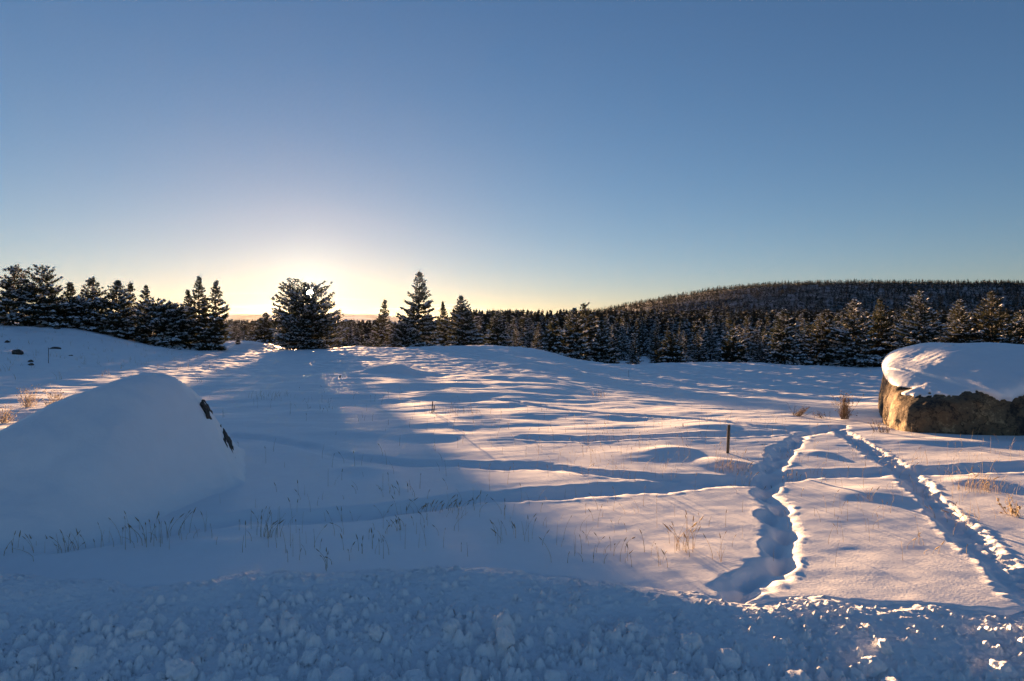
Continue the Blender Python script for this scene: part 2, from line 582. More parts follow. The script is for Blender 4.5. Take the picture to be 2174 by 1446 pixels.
def H(x, y, near=True):
    x = np.atleast_1d(np.asarray(x, float))
    y = np.atleast_1d(np.asarray(y, float))
    z = base_height(x, y)
    yy = np.maximum(y, 0)
    fade = sstep(400, 120, yy)
    # broad drifts
    z = z + fade * 0.10 * sstep(3.5, 13, yy) * fbm(x / 3.6, y / 2.6, 3, 11)
    z = z + fade * 0.25 * sstep(25, 60, yy) * fbm(x / 14, y / 11, 3, 21)
    # wind ripples lying across the wind
    wx = x + 0.35 * y
    wy = y - 0.22 * x
    rp = fbm(wx / 2.0, wy / 0.62, 5, 31, 0.6)
    amp = 0.004 + 0.021 * sstep(6, 14, yy) + 0.030 * sstep(16, 40, yy)
    z = z + fade * amp * rp
    z = z + fade * (0.05 * sstep(36, 52, yy) + 0.06 * sstep(14, 26, yy)) * fbm(x / 0.8, y / 0.6, 3, 41)      # trampled, rough far bank
    z = z + 0.008 * sstep(12, 4, yy) * fbm(x / 0.7, y / 0.55, 3, 51)
    bwx = x + 0.30 * fbm(x * 0.9, y * 0.9, 2, 57)
    bwy = y + 0.22 * fbm(x * 0.9, y * 1.1, 2, 59)
    for bx, by, h, sx, sy in BUMPS:
        z = z + h * np.exp(-((bwx - bx) / sx) ** 2 - ((bwy - by) / sy) ** 2)
    for P, w, d, rim, fp in TRAILS:
        mk = (x > P[:, 0].min() - 0.7) & (x < P[:, 0].max() + 0.7) & (y > P[:, 1].min() - 0.7) & (y < P[:, 1].max() + 0.7)
        if not mk.any():
            continue
        xs, ys = x[mk], y[mk]
        xw = xs + 0.07 * perlin(xs * 1.9, ys * 1.9, 61) + 0.02 * perlin(xs * 9, ys * 9, 63)
        yw = ys + 0.07 * perlin(xs * 1.9, ys * 1.9, 67) + 0.02 * perlin(xs * 9, ys * 9, 69)
        ds, arc, side, L = poly_dist(xw, yw, P)
        ww = w * (1 + 0.35 * perlin(arc * 1.3, arc * 0 + 0.5, 71)) * (1 + 0.25 * perlin(xs * 6, ys * 6, 73))
        q = ds / ww
        ends = sstep(-0.02, 0.12, arc) * sstep(-0.02, 0.12, L - arc)
        dep = d * np.clip(0.85 + 0.9 * perlin(arc * 0.8, arc * 0 + 3.5, 77) + 0.5 * perlin(arc * 3.1, arc * 0 + 8.5, 78), 0.15, 1.4)
        z[mk] += ends * (-dep * (1 - sstep(0.15, 1.35, q)) + rim * np.exp(-((q - 1.3) / 0.28) ** 2) * (1 + perlin(xs * 9, ys * 9, 79)))
        z[mk] += ends * 0.009 * np.exp(-((q - 1.0) / 0.45) ** 2) * fbm(xs * 13, ys * 13, 3, 85)
        if rim == 0.005:
            z[mk] += ends * 0.022 * np.exp(-((q - 0.6) / 0.9) ** 2) * fbm(xs * 6.5, ys * 8.5, 4, 81, 0.65)
    for fx, fy, dx, dy, dep in FEET:
        mk = (np.abs(x - fx) < 0.35) & (np.abs(y - fy) < 0.35)
        if not mk.any():
            continue
        ex, ey = x[mk] - fx, y[mk] - fy
        a, c = ex * dx + ey * dy, -ex * dy + ey * dx
        q = np.sqrt((a / 0.155) ** 2 + (c / 0.085) ** 2) + 0.12 * perlin(ex * 14 + fx * 7, ey * 14, 83)
        z[mk] += -dep * (1 - sstep(0.25, 1.25, q)) + 0.004 * np.exp(-((q - 1.25) / 0.3) ** 2)
    return z


def h1(x, y):
    return float(H(x, y)[0])


# outline of the plowed bank along the near edge of the field
ex = np.array([-300, 0, 150, 300, 420, 600, 760, 900, 1050, 1200, 1400, 1560, 1700, 1900, 2174, 2500], float)
ey = np.array([1228, 1230, 1238, 1248, 1240, 1222, 1214, 1212, 1216, 1232, 1262, 1280, 1270, 1288, 1302, 1310], float)
BH = 0.055


def bank_profile(x, y):
    u = x / np.maximum(y, 0.5)
    py = np.interp(CX + u * FP, ex, ey)
    Yc = (EYE - BH) * FP / (py - HZ)
    Yc = Yc + 0.07 * perlin(x * 2.1, x * 0 + 0.4, 101) + 0.04 * perlin(x * 7.0, x * 0 + 1.4, 103)
    up = sstep(Yc + 0.42, Yc - 0.12, y)
    bh = BH * (1 - 0.85 * sstep(1350, 1650, CX + u * FP))
    z = bh * up - 0.15 * np.maximum(Yc - y, 0) + 0.05 * up * fbm(x * 1.6, y * 1.6, 2, 105)
    return z, up, Yc


# ------------------------------------------------------------------ snow field (one sheet to the horizon)
ud = np.arange(-1.02, 1.0201, 0.0038)
ue = 1.02 + 0.004 * (np.cumsum(1.22 ** np.arange(1, 31)))
ue = ue[ue < 9]
U = np.concatenate([-ue[::-1], ud, ue])
rows = [-60, -40, -25, -15, -9, -5, -2.5, -1, 0, 0.6, 1.0, 1.4, 1.8, 2.2]
y = 2.5
while y < 110:
    rows.append(y)
    y += max(0.014, 0.0042 * y)
while y < 14000:
    rows.append(y)
    y *= 1.035
rows = np.array(rows)
GX = U[None, :] * (np.maximum(rows, 0)[:, None] + 2.2)
GY = np.repeat(rows[:, None], len(U), 1)
GZ = H(GX.ravel(), GY.ravel())
GZ = GZ - 0.45 * sstep(0.45, 1.0, bank_profile(GX.ravel(), GY.ravel())[1])      # the bank lies in the dug-out edge of the road
me = mesh_np('snow_field', np.stack([GX.ravel(), GY.ravel(), GZ], 1), grid_faces(len(rows), len(U)), True, [M_SNOW])
tag(obj('snow_field', me), 'smooth wind-rippled snow field with footprints and ruts', None, None, 'structure')

# ------------------------------------------------------------------ wooded hill and far mountains
hp = np.array([(1050, 686), (1180, 680), (1280, 662), (1400, 640), (1500, 624), (1600, 612), (1660, 608), (1800, 606), (1950, 606), (2174, 607), (2500, 602), (2900, 620)], float)
HY0, HY1 = 330.0, 950.0
hr = np.linspace(0, 1.6, 48)
hu = np.linspace((1000 - CX) / FP, (2900 - CX) / FP, 90)


def hill_h(u, Y):
    crest = EYE + (HZ - np.interp(CX + u * FP, hp[:, 0], hp[:, 1])) / FP * HY1
    t = (Y - HY0) / (HY1 - HY0)
    prof = np.where(t < 1, sstep(-0.1, 1.0, t) ** 1.15, 1 - 0.5 * (t - 1))
    return -10 + (crest + 10) * prof + 3.0 * fbm(u * Y / 90, Y / 90, 3, 91) * sstep(0, 0.5, t) * sstep(1.05, 0.8, t)


hU, hT = np.meshgrid(hu, hr)
hY = HY0 + hT * (HY1 - HY0)
hZ = hill_h(hU.ravel(), hY.ravel())
me = mesh_np('wooded_hill', np.stack([(hU * hY).ravel(), hY.ravel(), hZ], 1), grid_faces(len(hr), len(hu)), True, [M_HILL])
tag(obj('wooded_hill', me), 'long low snowy hill under dark timber', None, None, 'structure')

MY = 7000.0
mu = np.linspace(-1.3, 1.6, 260)
mr = np.linspace(-1, 1, 30)
mU, mT = np.meshgrid(mu, mr)
mpx = CX + mU * FP
crest = np.interp(mpx, [-600, 200, 430, 520, 640, 720, 800, 860, 1000, 1300, 3000], [676, 672, 668, 667, 668, 665, 667, 674, 683, 690, 692])
mz = EYE + (HZ - crest) / FP * MY + 8 * fbm(mU * 22, mU * 0 + 0.3, 4, 95)
mY = MY + mT * 1500
mZ = -40 + (mz + 40) * (1 - np.abs(mT)) ** 0.8 + 10 * fbm(mU * 14, mT * 4, 4, 97) * (1 - np.abs(mT)) * np.abs(mT) * 4
me = mesh_np('far_mountains', np.stack([(mU * MY).ravel(), mY.ravel(), mZ.ravel()], 1), grid_faces(len(mr), len(mu)), True, [M_MOUNT])
tag(obj('far_mountains', me), 'pale hazy mountain ridge on the horizon below the sun', None, None, 'structure')

# ------------------------------------------------------------------ plowed bank in the foreground
bu = np.arange(-1.12, 1.1201, 0.00255)
brow = np.concatenate([np.arange(1.2, 2.3, 0.06), np.arange(2.3, 4.75, 0.0078)])
BX = bu[None, :] * (brow[:, None] + 0.8)
BY = np.repeat(brow[:, None], len(bu), 1)
bz, bup, bYc = bank_profile(BX.ravel(), BY.ravel())
gz = H(BX.ravel(), BY.ravel())
bz = bz.reshape(BX.shape)
bup = bup.reshape(BX.shape)
bYc = bYc.reshape(BX.shape)
CL = np.zeros(BX.shape)
crng = np.random.default_rng(21)
NCL = 36000
patch = lambda a, b_: fbm(a * 1.4, b_ * 1.8, 3, 117)
WPX = 0.45 * perlin(BX * 38, BY * 38, 107) + 0.3 * perlin(BX * 80, BY * 80, 108)
WPY = 0.45 * perlin(BX * 38, BY * 38, 109) + 0.3 * perlin(BX * 80, BY * 80, 110)
cy = 2.25 + 2.3 * crng.random(NCL)
cx = (crng.random(NCL) * 2 - 1) * 1.05 * (cy + 0.8)
_, _, cYc = bank_profile(cx, cy)
cpt = patch(cx, cy)
for i in range(NCL):
    d = (cYc[i] - cy[i])
    if d < -0.28:
        continue
    big = np.clip(0.34 + 0.42 * d, 0.3, 1.0) * (0.85 + 0.5 * np.clip(cpt[i], -0.6, 0.8))
    r = big * min(0.0108 * (1 - crng.random()) ** -0.5, 0.065)
    if r < 0.007 or (r < 0.012 and crng.random() < 0.3) or crng.random() < -0.7 * cpt[i]:
        continue
    j0, j1 = np.searchsorted(brow, [cy[i] - 1.15 * r, cy[i] + 1.15 * r])
    k0, k1 = np.searchsorted(bu, [(cx[i] - 1.15 * r) / (cy[i] + 0.8) - 0.004, (cx[i] + 1.15 * r) / (cy[i] + 0.8) + 0.004])
    if j1 <= j0 or k1 <= k0:
        continue
    X = (BX[j0:j1, k0:k1] - cx[i]) / r
    Yv = (BY[j0:j1, k0:k1] - cy[i]) / r
    X = X + WPX[j0:j1, k0:k1]
    Yv = Yv + WPY[j0:j1, k0:k1]
    an = crng.random() * 6.28
    el = crng.uniform(0.7, 1.0)
    a = X * math.cos(an) + Yv * math.sin(an)
    c = (-X * math.sin(an) + Yv * math.cos(an)) / el
    q2 = a * a + c * c
    hh = crng.uniform(0.9, 1.75) * np.maximum(1 - q2, 0) ** crng.uniform(0.45, 0.95)
    for _ in range(3):
        t = crng.random() * 6.28
        s = crng.uniform(0.3, 1.5)
        hh = np.minimum(hh, crng.uniform(0.6, 1.25) + s * (a * math.cos(t) + c * math.sin(t)) * 0.8 + 0.25)
    hh = np.where(q2 < 1, hh, 0) * r
    base = 0.5 * CL[max(j0, 0):j1, k0:k1].mean()
    CL[j0:j1, k0:k1] = np.maximum(CL[j0:j1, k0:k1], hh + base * (hh > 0))
grain = 0.011 * fbm(BX.ravel() * 22, BY.ravel() * 22, 3, 111, 0.6).reshape(BX.shape)
edge = sstep(0.02, 0.9, bup + 0.25 * fbm(BX * 5, BY * 5, 2, 119) * (bup > 0.01) * (bup < 0.99))
BZ = gz.reshape(BX.shape) * (1 - edge) + bz + edge * (1.75 * CL * (0.7 + 0.3 * sstep(0.0, 0.7, bYc - BY)) + grain) - 0.03 * (1 - edge)
me = mesh_np('plowed_snow_bank', np.stack([BX.ravel(), BY.ravel(), BZ.ravel()], 1), grid_faces(len(brow), len(bu)), True, [M_BANK])
tag(obj('plowed_snow_bank', me), 'bank of lumpy plowed snow across the foreground', None, None, 'stuff')


def bank_z(x, y):
    j = int(np.clip(np.searchsorted(brow, y), 0, len(brow) - 1))
    k = int(np.clip(np.searchsorted(bu, x / (brow[j] + 0.8)), 0, len(bu) - 1))
    return float(BZ[j, k])


# ------------------------------------------------------------------ snow chunks lying on the bank
import bmesh


def ico(sub):
    bm = bmesh.new()
    bmesh.ops.create_icosphere(bm, subdivisions=sub, radius=1.0)
    bm.verts.ensure_lookup_table()
    V = np.array([v.co[:] for v in bm.verts])
    F = np.array([[v.index for v in f.verts] for f in bm.faces])
    bm.free()
    return V, F


ICO3, ICO4 = ico(3), ico(4)


def noise3(P, f, seed):
    return (perlin(P[:, 0] * f + 3.1, P[:, 1] * f, seed) + perlin(P[:, 1] * f + 7.7, P[:, 2] * f, seed + 1) + perlin(P[:, 2] * f + 1.3, P[:, 0] * f, seed + 2)) / 1.7


def chunk_mesh(name, size, nplanes, seed, rough=0.08, flatz=1.0):
    V, F = ICO4
    g = np.random.default_rng(seed)
    r = np.ones(len(V)) * 1.05
    k = 26.0
    inv = np.exp(-k * r)
    for _ in range(nplanes):
        nrm_ = g.normal(size=3)
        nrm_ /= np.linalg.norm(nrm_)
        d = g.uniform(0.55, 0.85)
        c = V @ nrm_
        rr = np.where(c > 0.05, d / np.maximum(c, 0.05), 9)
        inv = inv + np.exp(-k * rr)
    r = -np.log(inv) / k
    r = r * (1 + rough * noise3(V, 2.3, seed) + 0.5 * rough * noise3(V, 6.0, seed + 9) + 0.35 * rough * noise3(V, 12.0, seed + 19))
    P = V * r[:, None] * np.array([1, 0.85, flatz]) * size
    return mesh_np(name, P, F, True, [M_BANK])


CH = [  # px, py, size m, planes, flat, label
    (302, 1330, 0.085, 6, 0.85, 'rounded snow chunk with a hollow under it, at left in the bank'),
    (292, 1357, 0.075, 5, 0.28, 'flat pale slab of snow just below the hollowed chunk'),
    (310, 1412, 0.10, 6, 0.75, 'tilted smooth-faced snow slab near the bottom left edge'),
    (178, 1368, 0.09, 6, 1.15, 'pointed spire of snow left of the hollowed chunk'),
    (60, 1375, 0.10, 7, 0.7, 'broad snow lump at the far left of the bank'),
    (385, 1400, 0.09, 7, 1.1, 'peaked snow chunk right of the tilted slab'),
    (500, 1300, 0.055, 5, 1.0, 'small square block of snow high on the left bank'),
    (510, 1428, 0.09, 6, 1.0, 'angular snow chunk at the lower edge left of centre'),
    (620, 1420, 0.085, 7, 1.1, 'upright snow chunk at the bottom edge, second right of the slab'),
    (660, 1360, 0.07, 7, 0.85, 'rounded snow lump in the bank left of centre'),
    (720, 1402, 0.10, 5, 0.6, 'flat-sided snow block near the bottom, left of centre'),
    (800, 1330, 0.055, 7, 0.9, 'small snow clod near the middle of the left bank'),
    (880, 1408, 0.10, 7, 0.8, 'wide low snow lump at the bottom centre'),
    (960, 1322, 0.055, 6, 0.9, 'small rounded clod left of the snow cone'),
    (1078, 1318, 0.10, 6, 1.2, 'cone-shaped snow chunk in the middle of the bank'),
    (1072, 1356, 0.085, 7, 0.95, 'lumpy snow chunk just below the snow cone'),
    (1180, 1400, 0.08, 7, 0.9, 'snow chunk at the bottom just right of centre'),
    (1350, 1330, 0.08, 6, 0.8, 'grey snow lump left of the smooth round block'),
    (1465, 1350, 0.075, 6, 1.05, 'smooth round-topped block of snow right of centre'),
    (1545, 1372, 0.085, 5, 0.9, 'square-cornered snow block right of the round-topped block'),
    (1440, 1425, 0.085, 7, 0.9, 'snow chunk at the bottom edge below the round-topped block'),
    (1700, 1412, 0.12, 6, 0.75, 'large granular snow block near the bottom right'),
    (1790, 1432, 0.09, 6, 0.8, 'snow block at the bottom edge between two larger blocks'),
    (1908, 1425, 0.13, 5, 0.75, 'largest snow block, smooth faced, near the bottom right corner'),
    (1850, 1385, 0.08, 6, 0.8, 'snow lump just above the largest block'),
    (1880, 1355, 0.06, 6, 0.9, 'small snow lump above and right of the granular block'),
    (2060, 1432, 0.09, 5, 0.8, 'snow block at the bottom edge right of the largest block'),
    (2130, 1390, 0.085, 6, 0.8, 'snow lump at the right end of the bank'),
]
for i, (px, py, s, npl, fz, lab) in enumerate(CH):
    x, y = flat(px, py, 0.04)
    o = obj('snow_chunk', chunk_mesh('snow_chunk', s * 0.78, npl, 200 + i, 0.30 if npl > 5 else 0.14, fz), None, (x, y, bank_z(x, y) + 0.10 * s * fz))
    o.rotation_euler = (rng.uniform(-0.35, 0.35), rng.uniform(-0.35, 0.35), rng.uniform(0, 6))
    tag(o, lab, 'snow chunk', 'broken chunks on the plowed bank')

# ------------------------------------------------------------------ boulders
def boulder(name, label, center, planes, k, nu, nv, snowmask, thick, noise_amp, seed, rock, cap_name='snow_cap'):
    """convex rounded rock from soft half-spaces, plus a snow cap that follows it"""
    root = obj(name, None, None, center)
    th = np.linspace(0, 2 * np.pi, nu, endpoint=False)
    ph = np.linspace(0.02, np.pi - 0.02, nv)
    T, Pp = np.meshgrid(th, ph)
    D = np.stack([np.sin(Pp) * np.cos(T), np.sin(Pp) * np.sin(T), np.cos(Pp)], -1).reshape(-1, 3)
    inv = 0
    for nx, ny, nz, d in planes:
        nn = np.array([nx, ny, nz], float)
        nn /= np.linalg.norm(nn)
        c = D @ nn
        inv = inv + np.where(c > 0.02, (np.maximum(c, 0.02) / d), 0) ** k
    R = inv ** (-1.0 / k)
    P0 = D * R[:, None]
    R1 = R * (1 + noise_amp * noise3(P0, 1.1, seed) + noise_amp * 0.5 * noise3(P0, 3.1, seed + 5)) + 0.07 * noise3(P0, 3.0, seed + 8) + 0.04 * noise3(P0, 8.0, seed + 12) + 0.018 * noise3(P0, 22.0, seed + 14)
    idx = np.arange(nu * nv).reshape(nv, nu)
    a = idx[:-1]
    b_ = idx[1:]
    F = np.stack([a, b_, np.roll(b_, -1, 1), np.roll(a, -1, 1)], -1).reshape(-1, 4)
    ro = obj('rock', mesh_np('rock', D * R1[:, None], F, True, [rock]), root)
    mask = snowmask(P0 + np.array(center), P0, D)
    tt = thick(P0) * np.clip(mask, 0, 1) ** 0.7 + 0.010 * noise3(P0, 13.0, seed + 21) * (mask > 0) + 0.012 * noise3(P0, 4.0, seed + 23) * (mask > 0)
    Rs = R * (1 + 0.25 * noise_amp * noise3(P0, 1.1, seed))
    R2 = np.where(mask > 0, np.maximum(Rs + tt, R1 + 0.25 * tt), R1 - 0.05)
    obj(cap_name, mesh_np(cap_name, D * R2[:, None], F, True, [M_CAP]), root)
    tag(root, label, 'boulder')
    return root


def ground_c(px, Y):
    return (px - CX) / FP * Y, Y


# right boulder: face to the left in the sun, front in shade, top sloping down to us under snow
RC = (8.4, 11.2, 0.42)
pl = []


def plane_through(n_, p):
    n_ = np.array(n_, float)
    n_ /= np.linalg.norm(n_)
    pl.append((*n_, float(np.dot(n_, np.array(p) - np.array(RC)))))


plane_through((-1, -0.03, 0.10), (6.27, 9.5, 0.4))
plane_through((-0.86, 0.51, 0.08), (6.75, 10.6, 0.4))
plane_through((-0.10, -1, -0.08), (6.6, 8.95, 0.3))
plane_through((0.06, -1, 0.0), (7.7, 8.85, 0.3))
plane_through((-0.27, -0.115, 0.956), (7.5, 9.05, 0.62))
plane_through((-0.58, -0.14, 0.80), (6.8, 9.8, 0.70))
plane_through((-0.58, 0.0, 0.81), (6.65, 10.5, 0.72))
plane_through((-0.19, 0.0, 0.98), (7.15, 11.0, 1.09))
plane_through((-0.786, 0.466, 0.405), (7.58, 12.0, 0.61))
plane_through((-0.305, 0.181, 0.935), (7.8, 12.0, 1.04))
plane_through((0.42, -0.9, 0.10), (7.35, 8.80, 0.3))
plane_through((-0.34, -0.92, 0.18), (7.9, 8.92, 0.4))
plane_through((-0.75, -0.62, -0.1), (6.42, 9.05, 0.3))
plane_through((0.05, 0.02, 1.0), (8.0, 12.2, 1.24))
plane_through((0.1, 1, 0.25), (8, 14.6, 0.6))
plane_through((1, 0.1, 0.2), (10.6, 10.3, 0.5))
plane_through((0.3, -0.9, 0.2), (9.8, 9.0, 0.4))
plane_through((0, 0, -1), (8, 10, -0.6))


def rmask(W, P, D):
    px = CX + FP * W[:, 0] / W[:, 1]
    lim = np.interp(W[:, 0], [6.1, 6.3, 6.5, 6.75, 7.0, 7.25, 7.45, 7.6, 7.75, 7.95, 8.2, 8.5, 9.0, 10], [0.86, 0.80, 0.66, 0.50, 0.56, 0.60, 0.63, 0.55, 0.52, 0.58, 0.68, 0.76, 0.80, 0.8])
    lim = lim + 0.06 * perlin(W[:, 0] * 4, W[:, 0] * 0 + 0.2, 131) + 0.05 * perlin(W[:, 0] * 13, W[:, 2] * 9, 133) + 0.03 * perlin(W[:, 0] * 31, W[:, 2] * 27, 135)
    lim = np.where(W[:, 1] > 10.2, np.maximum(lim, 0.6), lim)
    return (W[:, 2] - lim) / 0.22


boulder('boulder', 'brown lichen-stained boulder with thick snow cap at the right edge', RC, pl, 13, 420, 240, rmask,
        lambda P: 0.19 + 0.08 * perlin(P[:, 0] * 1.5, P[:, 1] * 1.5, 141), 0.028, 151, M_ROCK)

# left boulder: almost buried, snow from ridge to ground
LX = np.arange(-7.6, -2.2, 0.021)
LY = np.arange(4.0, 9.2, 0.024)
lx, ly = np.meshgrid(LX, LY)
gx, gy = lx.ravel(), ly.ravel()
wob = 0.15 * fbm(gx * 0.9, gy * 0.9, 2, 161) + 0.026 * fbm(gx * 1.6 + gy, gy * 3.5, 5, 163, 0.6)


def smin(zs, k):
    return -k * np.log(sum(np.exp(-z / k) for z in zs))


def smax(a, b_, k):
    return k * np.log(np.exp(a / k) + np.exp(b_ / k))


pk = 1.24
zf = pk + (gy - 6.2) * 0.84 - 0.12 * (gx + 3.6)
zl = 0.96 + (gx + 4.3) * 0.46
zl2 = 0.20 + (gx + 5.39) * 0.95
zr = 1.20 - (gx + 3.60) * 1.15 - 0.52 * (gy - 6.2)
zr2 = 0.42 - (gx + 3.15) * 2.5 - 1.15 * (gy - 6.3)
zb = pk - (gy - 6.5) * 0.95
zfr = -2.0 * ((gx + 3.19) * 0.974 - (gy - 5.74) * 0.225)
zm = smin([zf, zl, zl2, zr, zr2, zfr, zb, np.full_like(zf, pk)], 0.2) + wob + 0.235
gH = H(gx, gy)
lroot = obj('boulder', None, None, (-3.9, 6.2, 0))
zrock = zm - 0.16 + 0.05 * fbm(gx * 3, gy * 3, 4, 171)
zsnow = smax(zm, gH, 0.11) - 0.03
zsnow = zsnow + 0.018 * sstep(-3.5, -3.1, gx) * sstep(-2.6, -3.0, gx) * fbm(gx * 9, gy * 5, 3, 177)
bpx, bpy_ = CX + FP * gx / gy, HZ + FP * (EYE - zsnow) / gy
bare = np.zeros_like(gx)
for ax_, ay_, s1, s2, a in ((438, 874, 8, 14, 1), (484, 938, 7, 20, 1)):
    bare = np.maximum(bare, a * np.exp(-((bpx - ax_ - 0.45 * (bpy_ - ay_)) / s1) ** 2 - ((bpy_ - ay_) / s2) ** 2))
bare = np.where(gx > -3.75, bare, 0) * (gy < 7.2)
bare = bare + 0.95 * fbm(gx * 11, gy * 7, 3, 173) * (bare > 0.05)
rockz = np.where(bare > 0.42, zsnow + 0.025 + 0.08 * fbm(gx * 14, gy * 10, 3, 175), np.minimum(zrock, zsnow - 0.05))
sel = (zm > gH - 0.5)
off = np.array([-3.9, 6.2, 0])


def masked(V, keep, nr, nc):
    F = grid_faces(nr, nc)
    F = F[keep[F].all(1)]
    used = np.unique(F)
    mp = np.full(len(V), -1)
    mp[used] = np.arange(len(used))
    return V[used], mp[F]


V, F = masked(np.stack([gx, gy, rockz], 1) - off, zm > gH - 0.1, *lx.shape)
obj('rock', mesh_np('rock', V, F, True, [M_ROCKD]), lroot)
V, F = masked(np.stack([gx, gy, zsnow], 1) - off, sel, *lx.shape)
obj('snow_cover', mesh_np('snow_cover', V, F, True, [M_CAP]), lroot)
tag(lroot, 'big boulder buried in a smooth shaded snow drift at left', 'boulder')

# small rocks showing through the left hillside
for i, (px, py, Y, s, fl, lab) in enumerate((
        (36, 740, 26, 0.26, 0.6, 'largest bare grey rock on the left snow slope'),
        (117, 722, 30, 0.28, 0.35, 'low flat dark rock above the thin stake on the left slope'),
        (85, 690, 41, 0.34, 0.5, 'dark rock at the brow of the left slope under the ragged tree'),
        (121, 696, 41, 0.22, 0.6, 'smaller dark rock right of the brow rock on the left slope'),
        (16, 717, 31, 0.15, 0.6, 'small dark rock near the left edge above the largest rock'),
        (66, 757, 23, 0.11, 0.6, 'upper of two small dark rocks below the largest rock'),
        (66, 766, 22, 0.11, 0.5, 'lower of two small dark rocks below the largest rock'),
        (150, 730, 28, 0.10, 0.5, 'small dark rock right of the low flat rock on the slope'))):
    x = (px - CX) / FP * Y
    o = obj('slope_rock', chunk_mesh('slope_rock', s, 7, 300 + i, 0.15, fl), None, (x, Y, h1(x, Y) + 0.12 * s))
    o.data.materials.clear()
    o.data.materials.append(M_ROCKD)
    o.rotation_euler = (0.1, -0.2, rng.uniform(0, 6))
    tag(o, lab, 'rock', 'bare rocks on the left slope')

# ------------------------------------------------------------------ conifers
def tube(pts, rad, sides=3):
    pts = np.asarray(pts, float)
    n_ = len(pts)
    d = np.gradient(pts, axis=0)
    d /= np.linalg.norm(d, axis=1)[:, None] + 1e-9
    ref = np.where(np.abs(d[:, 2:3]) > 0.9, np.array([[1.0, 0, 0]]), np.array([[0, 0, 1.0]]))
    a = np.cross(d, ref)
    a /= np.linalg.norm(a, axis=1)[:, None] + 1e-9
    b_ = np.cross(d, a)
    t = np.arange(sides) / sides * 2 * np.pi
    rad = np.asarray(rad, float)[:, None, None]
    V = pts[:, None, :] + rad * (a[:, None, :] * np.cos(t)[None, :, None] + b_[:, None, :] * np.sin(t)[None, :, None])
    i = np.arange(n_ - 1)[:, None] * sides
    j = np.arange(sides)[None, :]
    j2 = (j + 1) % sides
    q = np.stack([i + j, i + j2, i + sides + j2, i + sides + j], -1).reshape(-1, 4)
    F = np.concatenate([q[:, [0, 1, 2]], q[:, [0, 2, 3]]])
    return V.reshape(-1, 3), F


class Soup:
    def __init__(self):
        self.V, self.F, self.M, self.n = [], [], [], 0

    def add(self, V, F, m=0):
        self.V.append(V)
        self.F.append(F + self.n)
        self.M.append(np.full(len(F), m))
        self.n += len(V)

    def mesh(self, name, mats, smooth=False):
        return mesh_np(name, np.concatenate(self.V), np.concatenate(self.F), smooth, mats, np.concatenate(self.M))


def unit(v):
    return v / (np.linalg.norm(v, axis=-1, keepdims=True) + 1e-9)


def needles(P, D, L, W, k, g):
    """k thin blades round each point P, roughly along D"""
    n_ = len(P)
    d = unit(D[:, None, :] * 0.8 + g.normal(0, 0.55, (n_, k, 3)) + np.array([0, 0, 0.12]))
    s = unit(np.cross(d, g.normal(size=(n_, k, 3))))
    l = L * g.uniform(0.6, 1.25, (n_, k, 1))
    w = W * g.uniform(0.6, 1.3, (n_, k, 1))
    o = P[:, None, :] + g.normal(0, 0.15, (n_, k, 3)) * L
    V = np.stack([o - s * w - d * l * 0.3, o + s * w - d * l * 0.3, o + d * l * 0.75], 2).reshape(-1, 3)
    return V, np.arange(len(V)).reshape(-1, 3)


def snow_lumps(P, D, S, g):
    n_ = len(P)
    a = g.uniform(0, 6.28, n_)
    hd = unit(np.stack([D[:, 0], D[:, 1], 0 * a], 1) + 1e-4)
    sd = np.stack([-hd[:, 1], hd[:, 0], 0 * a], 1)
    t = np.arange(6) / 6 * 2 * np.pi
    rr = g.uniform(0.55, 1.2, (n_, 6, 1)) * S[:, None, None]
    ring = P[:, None, :] + rr * (1.35 * hd[:, None, :] * np.cos(t)[None, :, None] + 0.8 * sd[:, None, :] * np.sin(t)[None, :, None])
    ring[:, :, 2] += g.normal(0, 0.12, (n_, 6)) * S[:, None] - 0.15 * S[:, None] + (D[:, 2:3] * rr[:, :, 0] * np.cos(t)[None] * 1.2)
    top = P + np.stack([0 * a, 0 * a, 0.6 * S], 1)
    V = np.concatenate([ring, top[:, None, :]], 1).reshape(-1, 3)
    b_ = np.arange(n_)[:, None] * 7
    j = np.arange(6)[None, :]
    F = np.stack([b_ + j, b_ + (j + 1) % 6, b_ + 6 + 0 * j], -1).reshape(-1, 3)
    return V, F


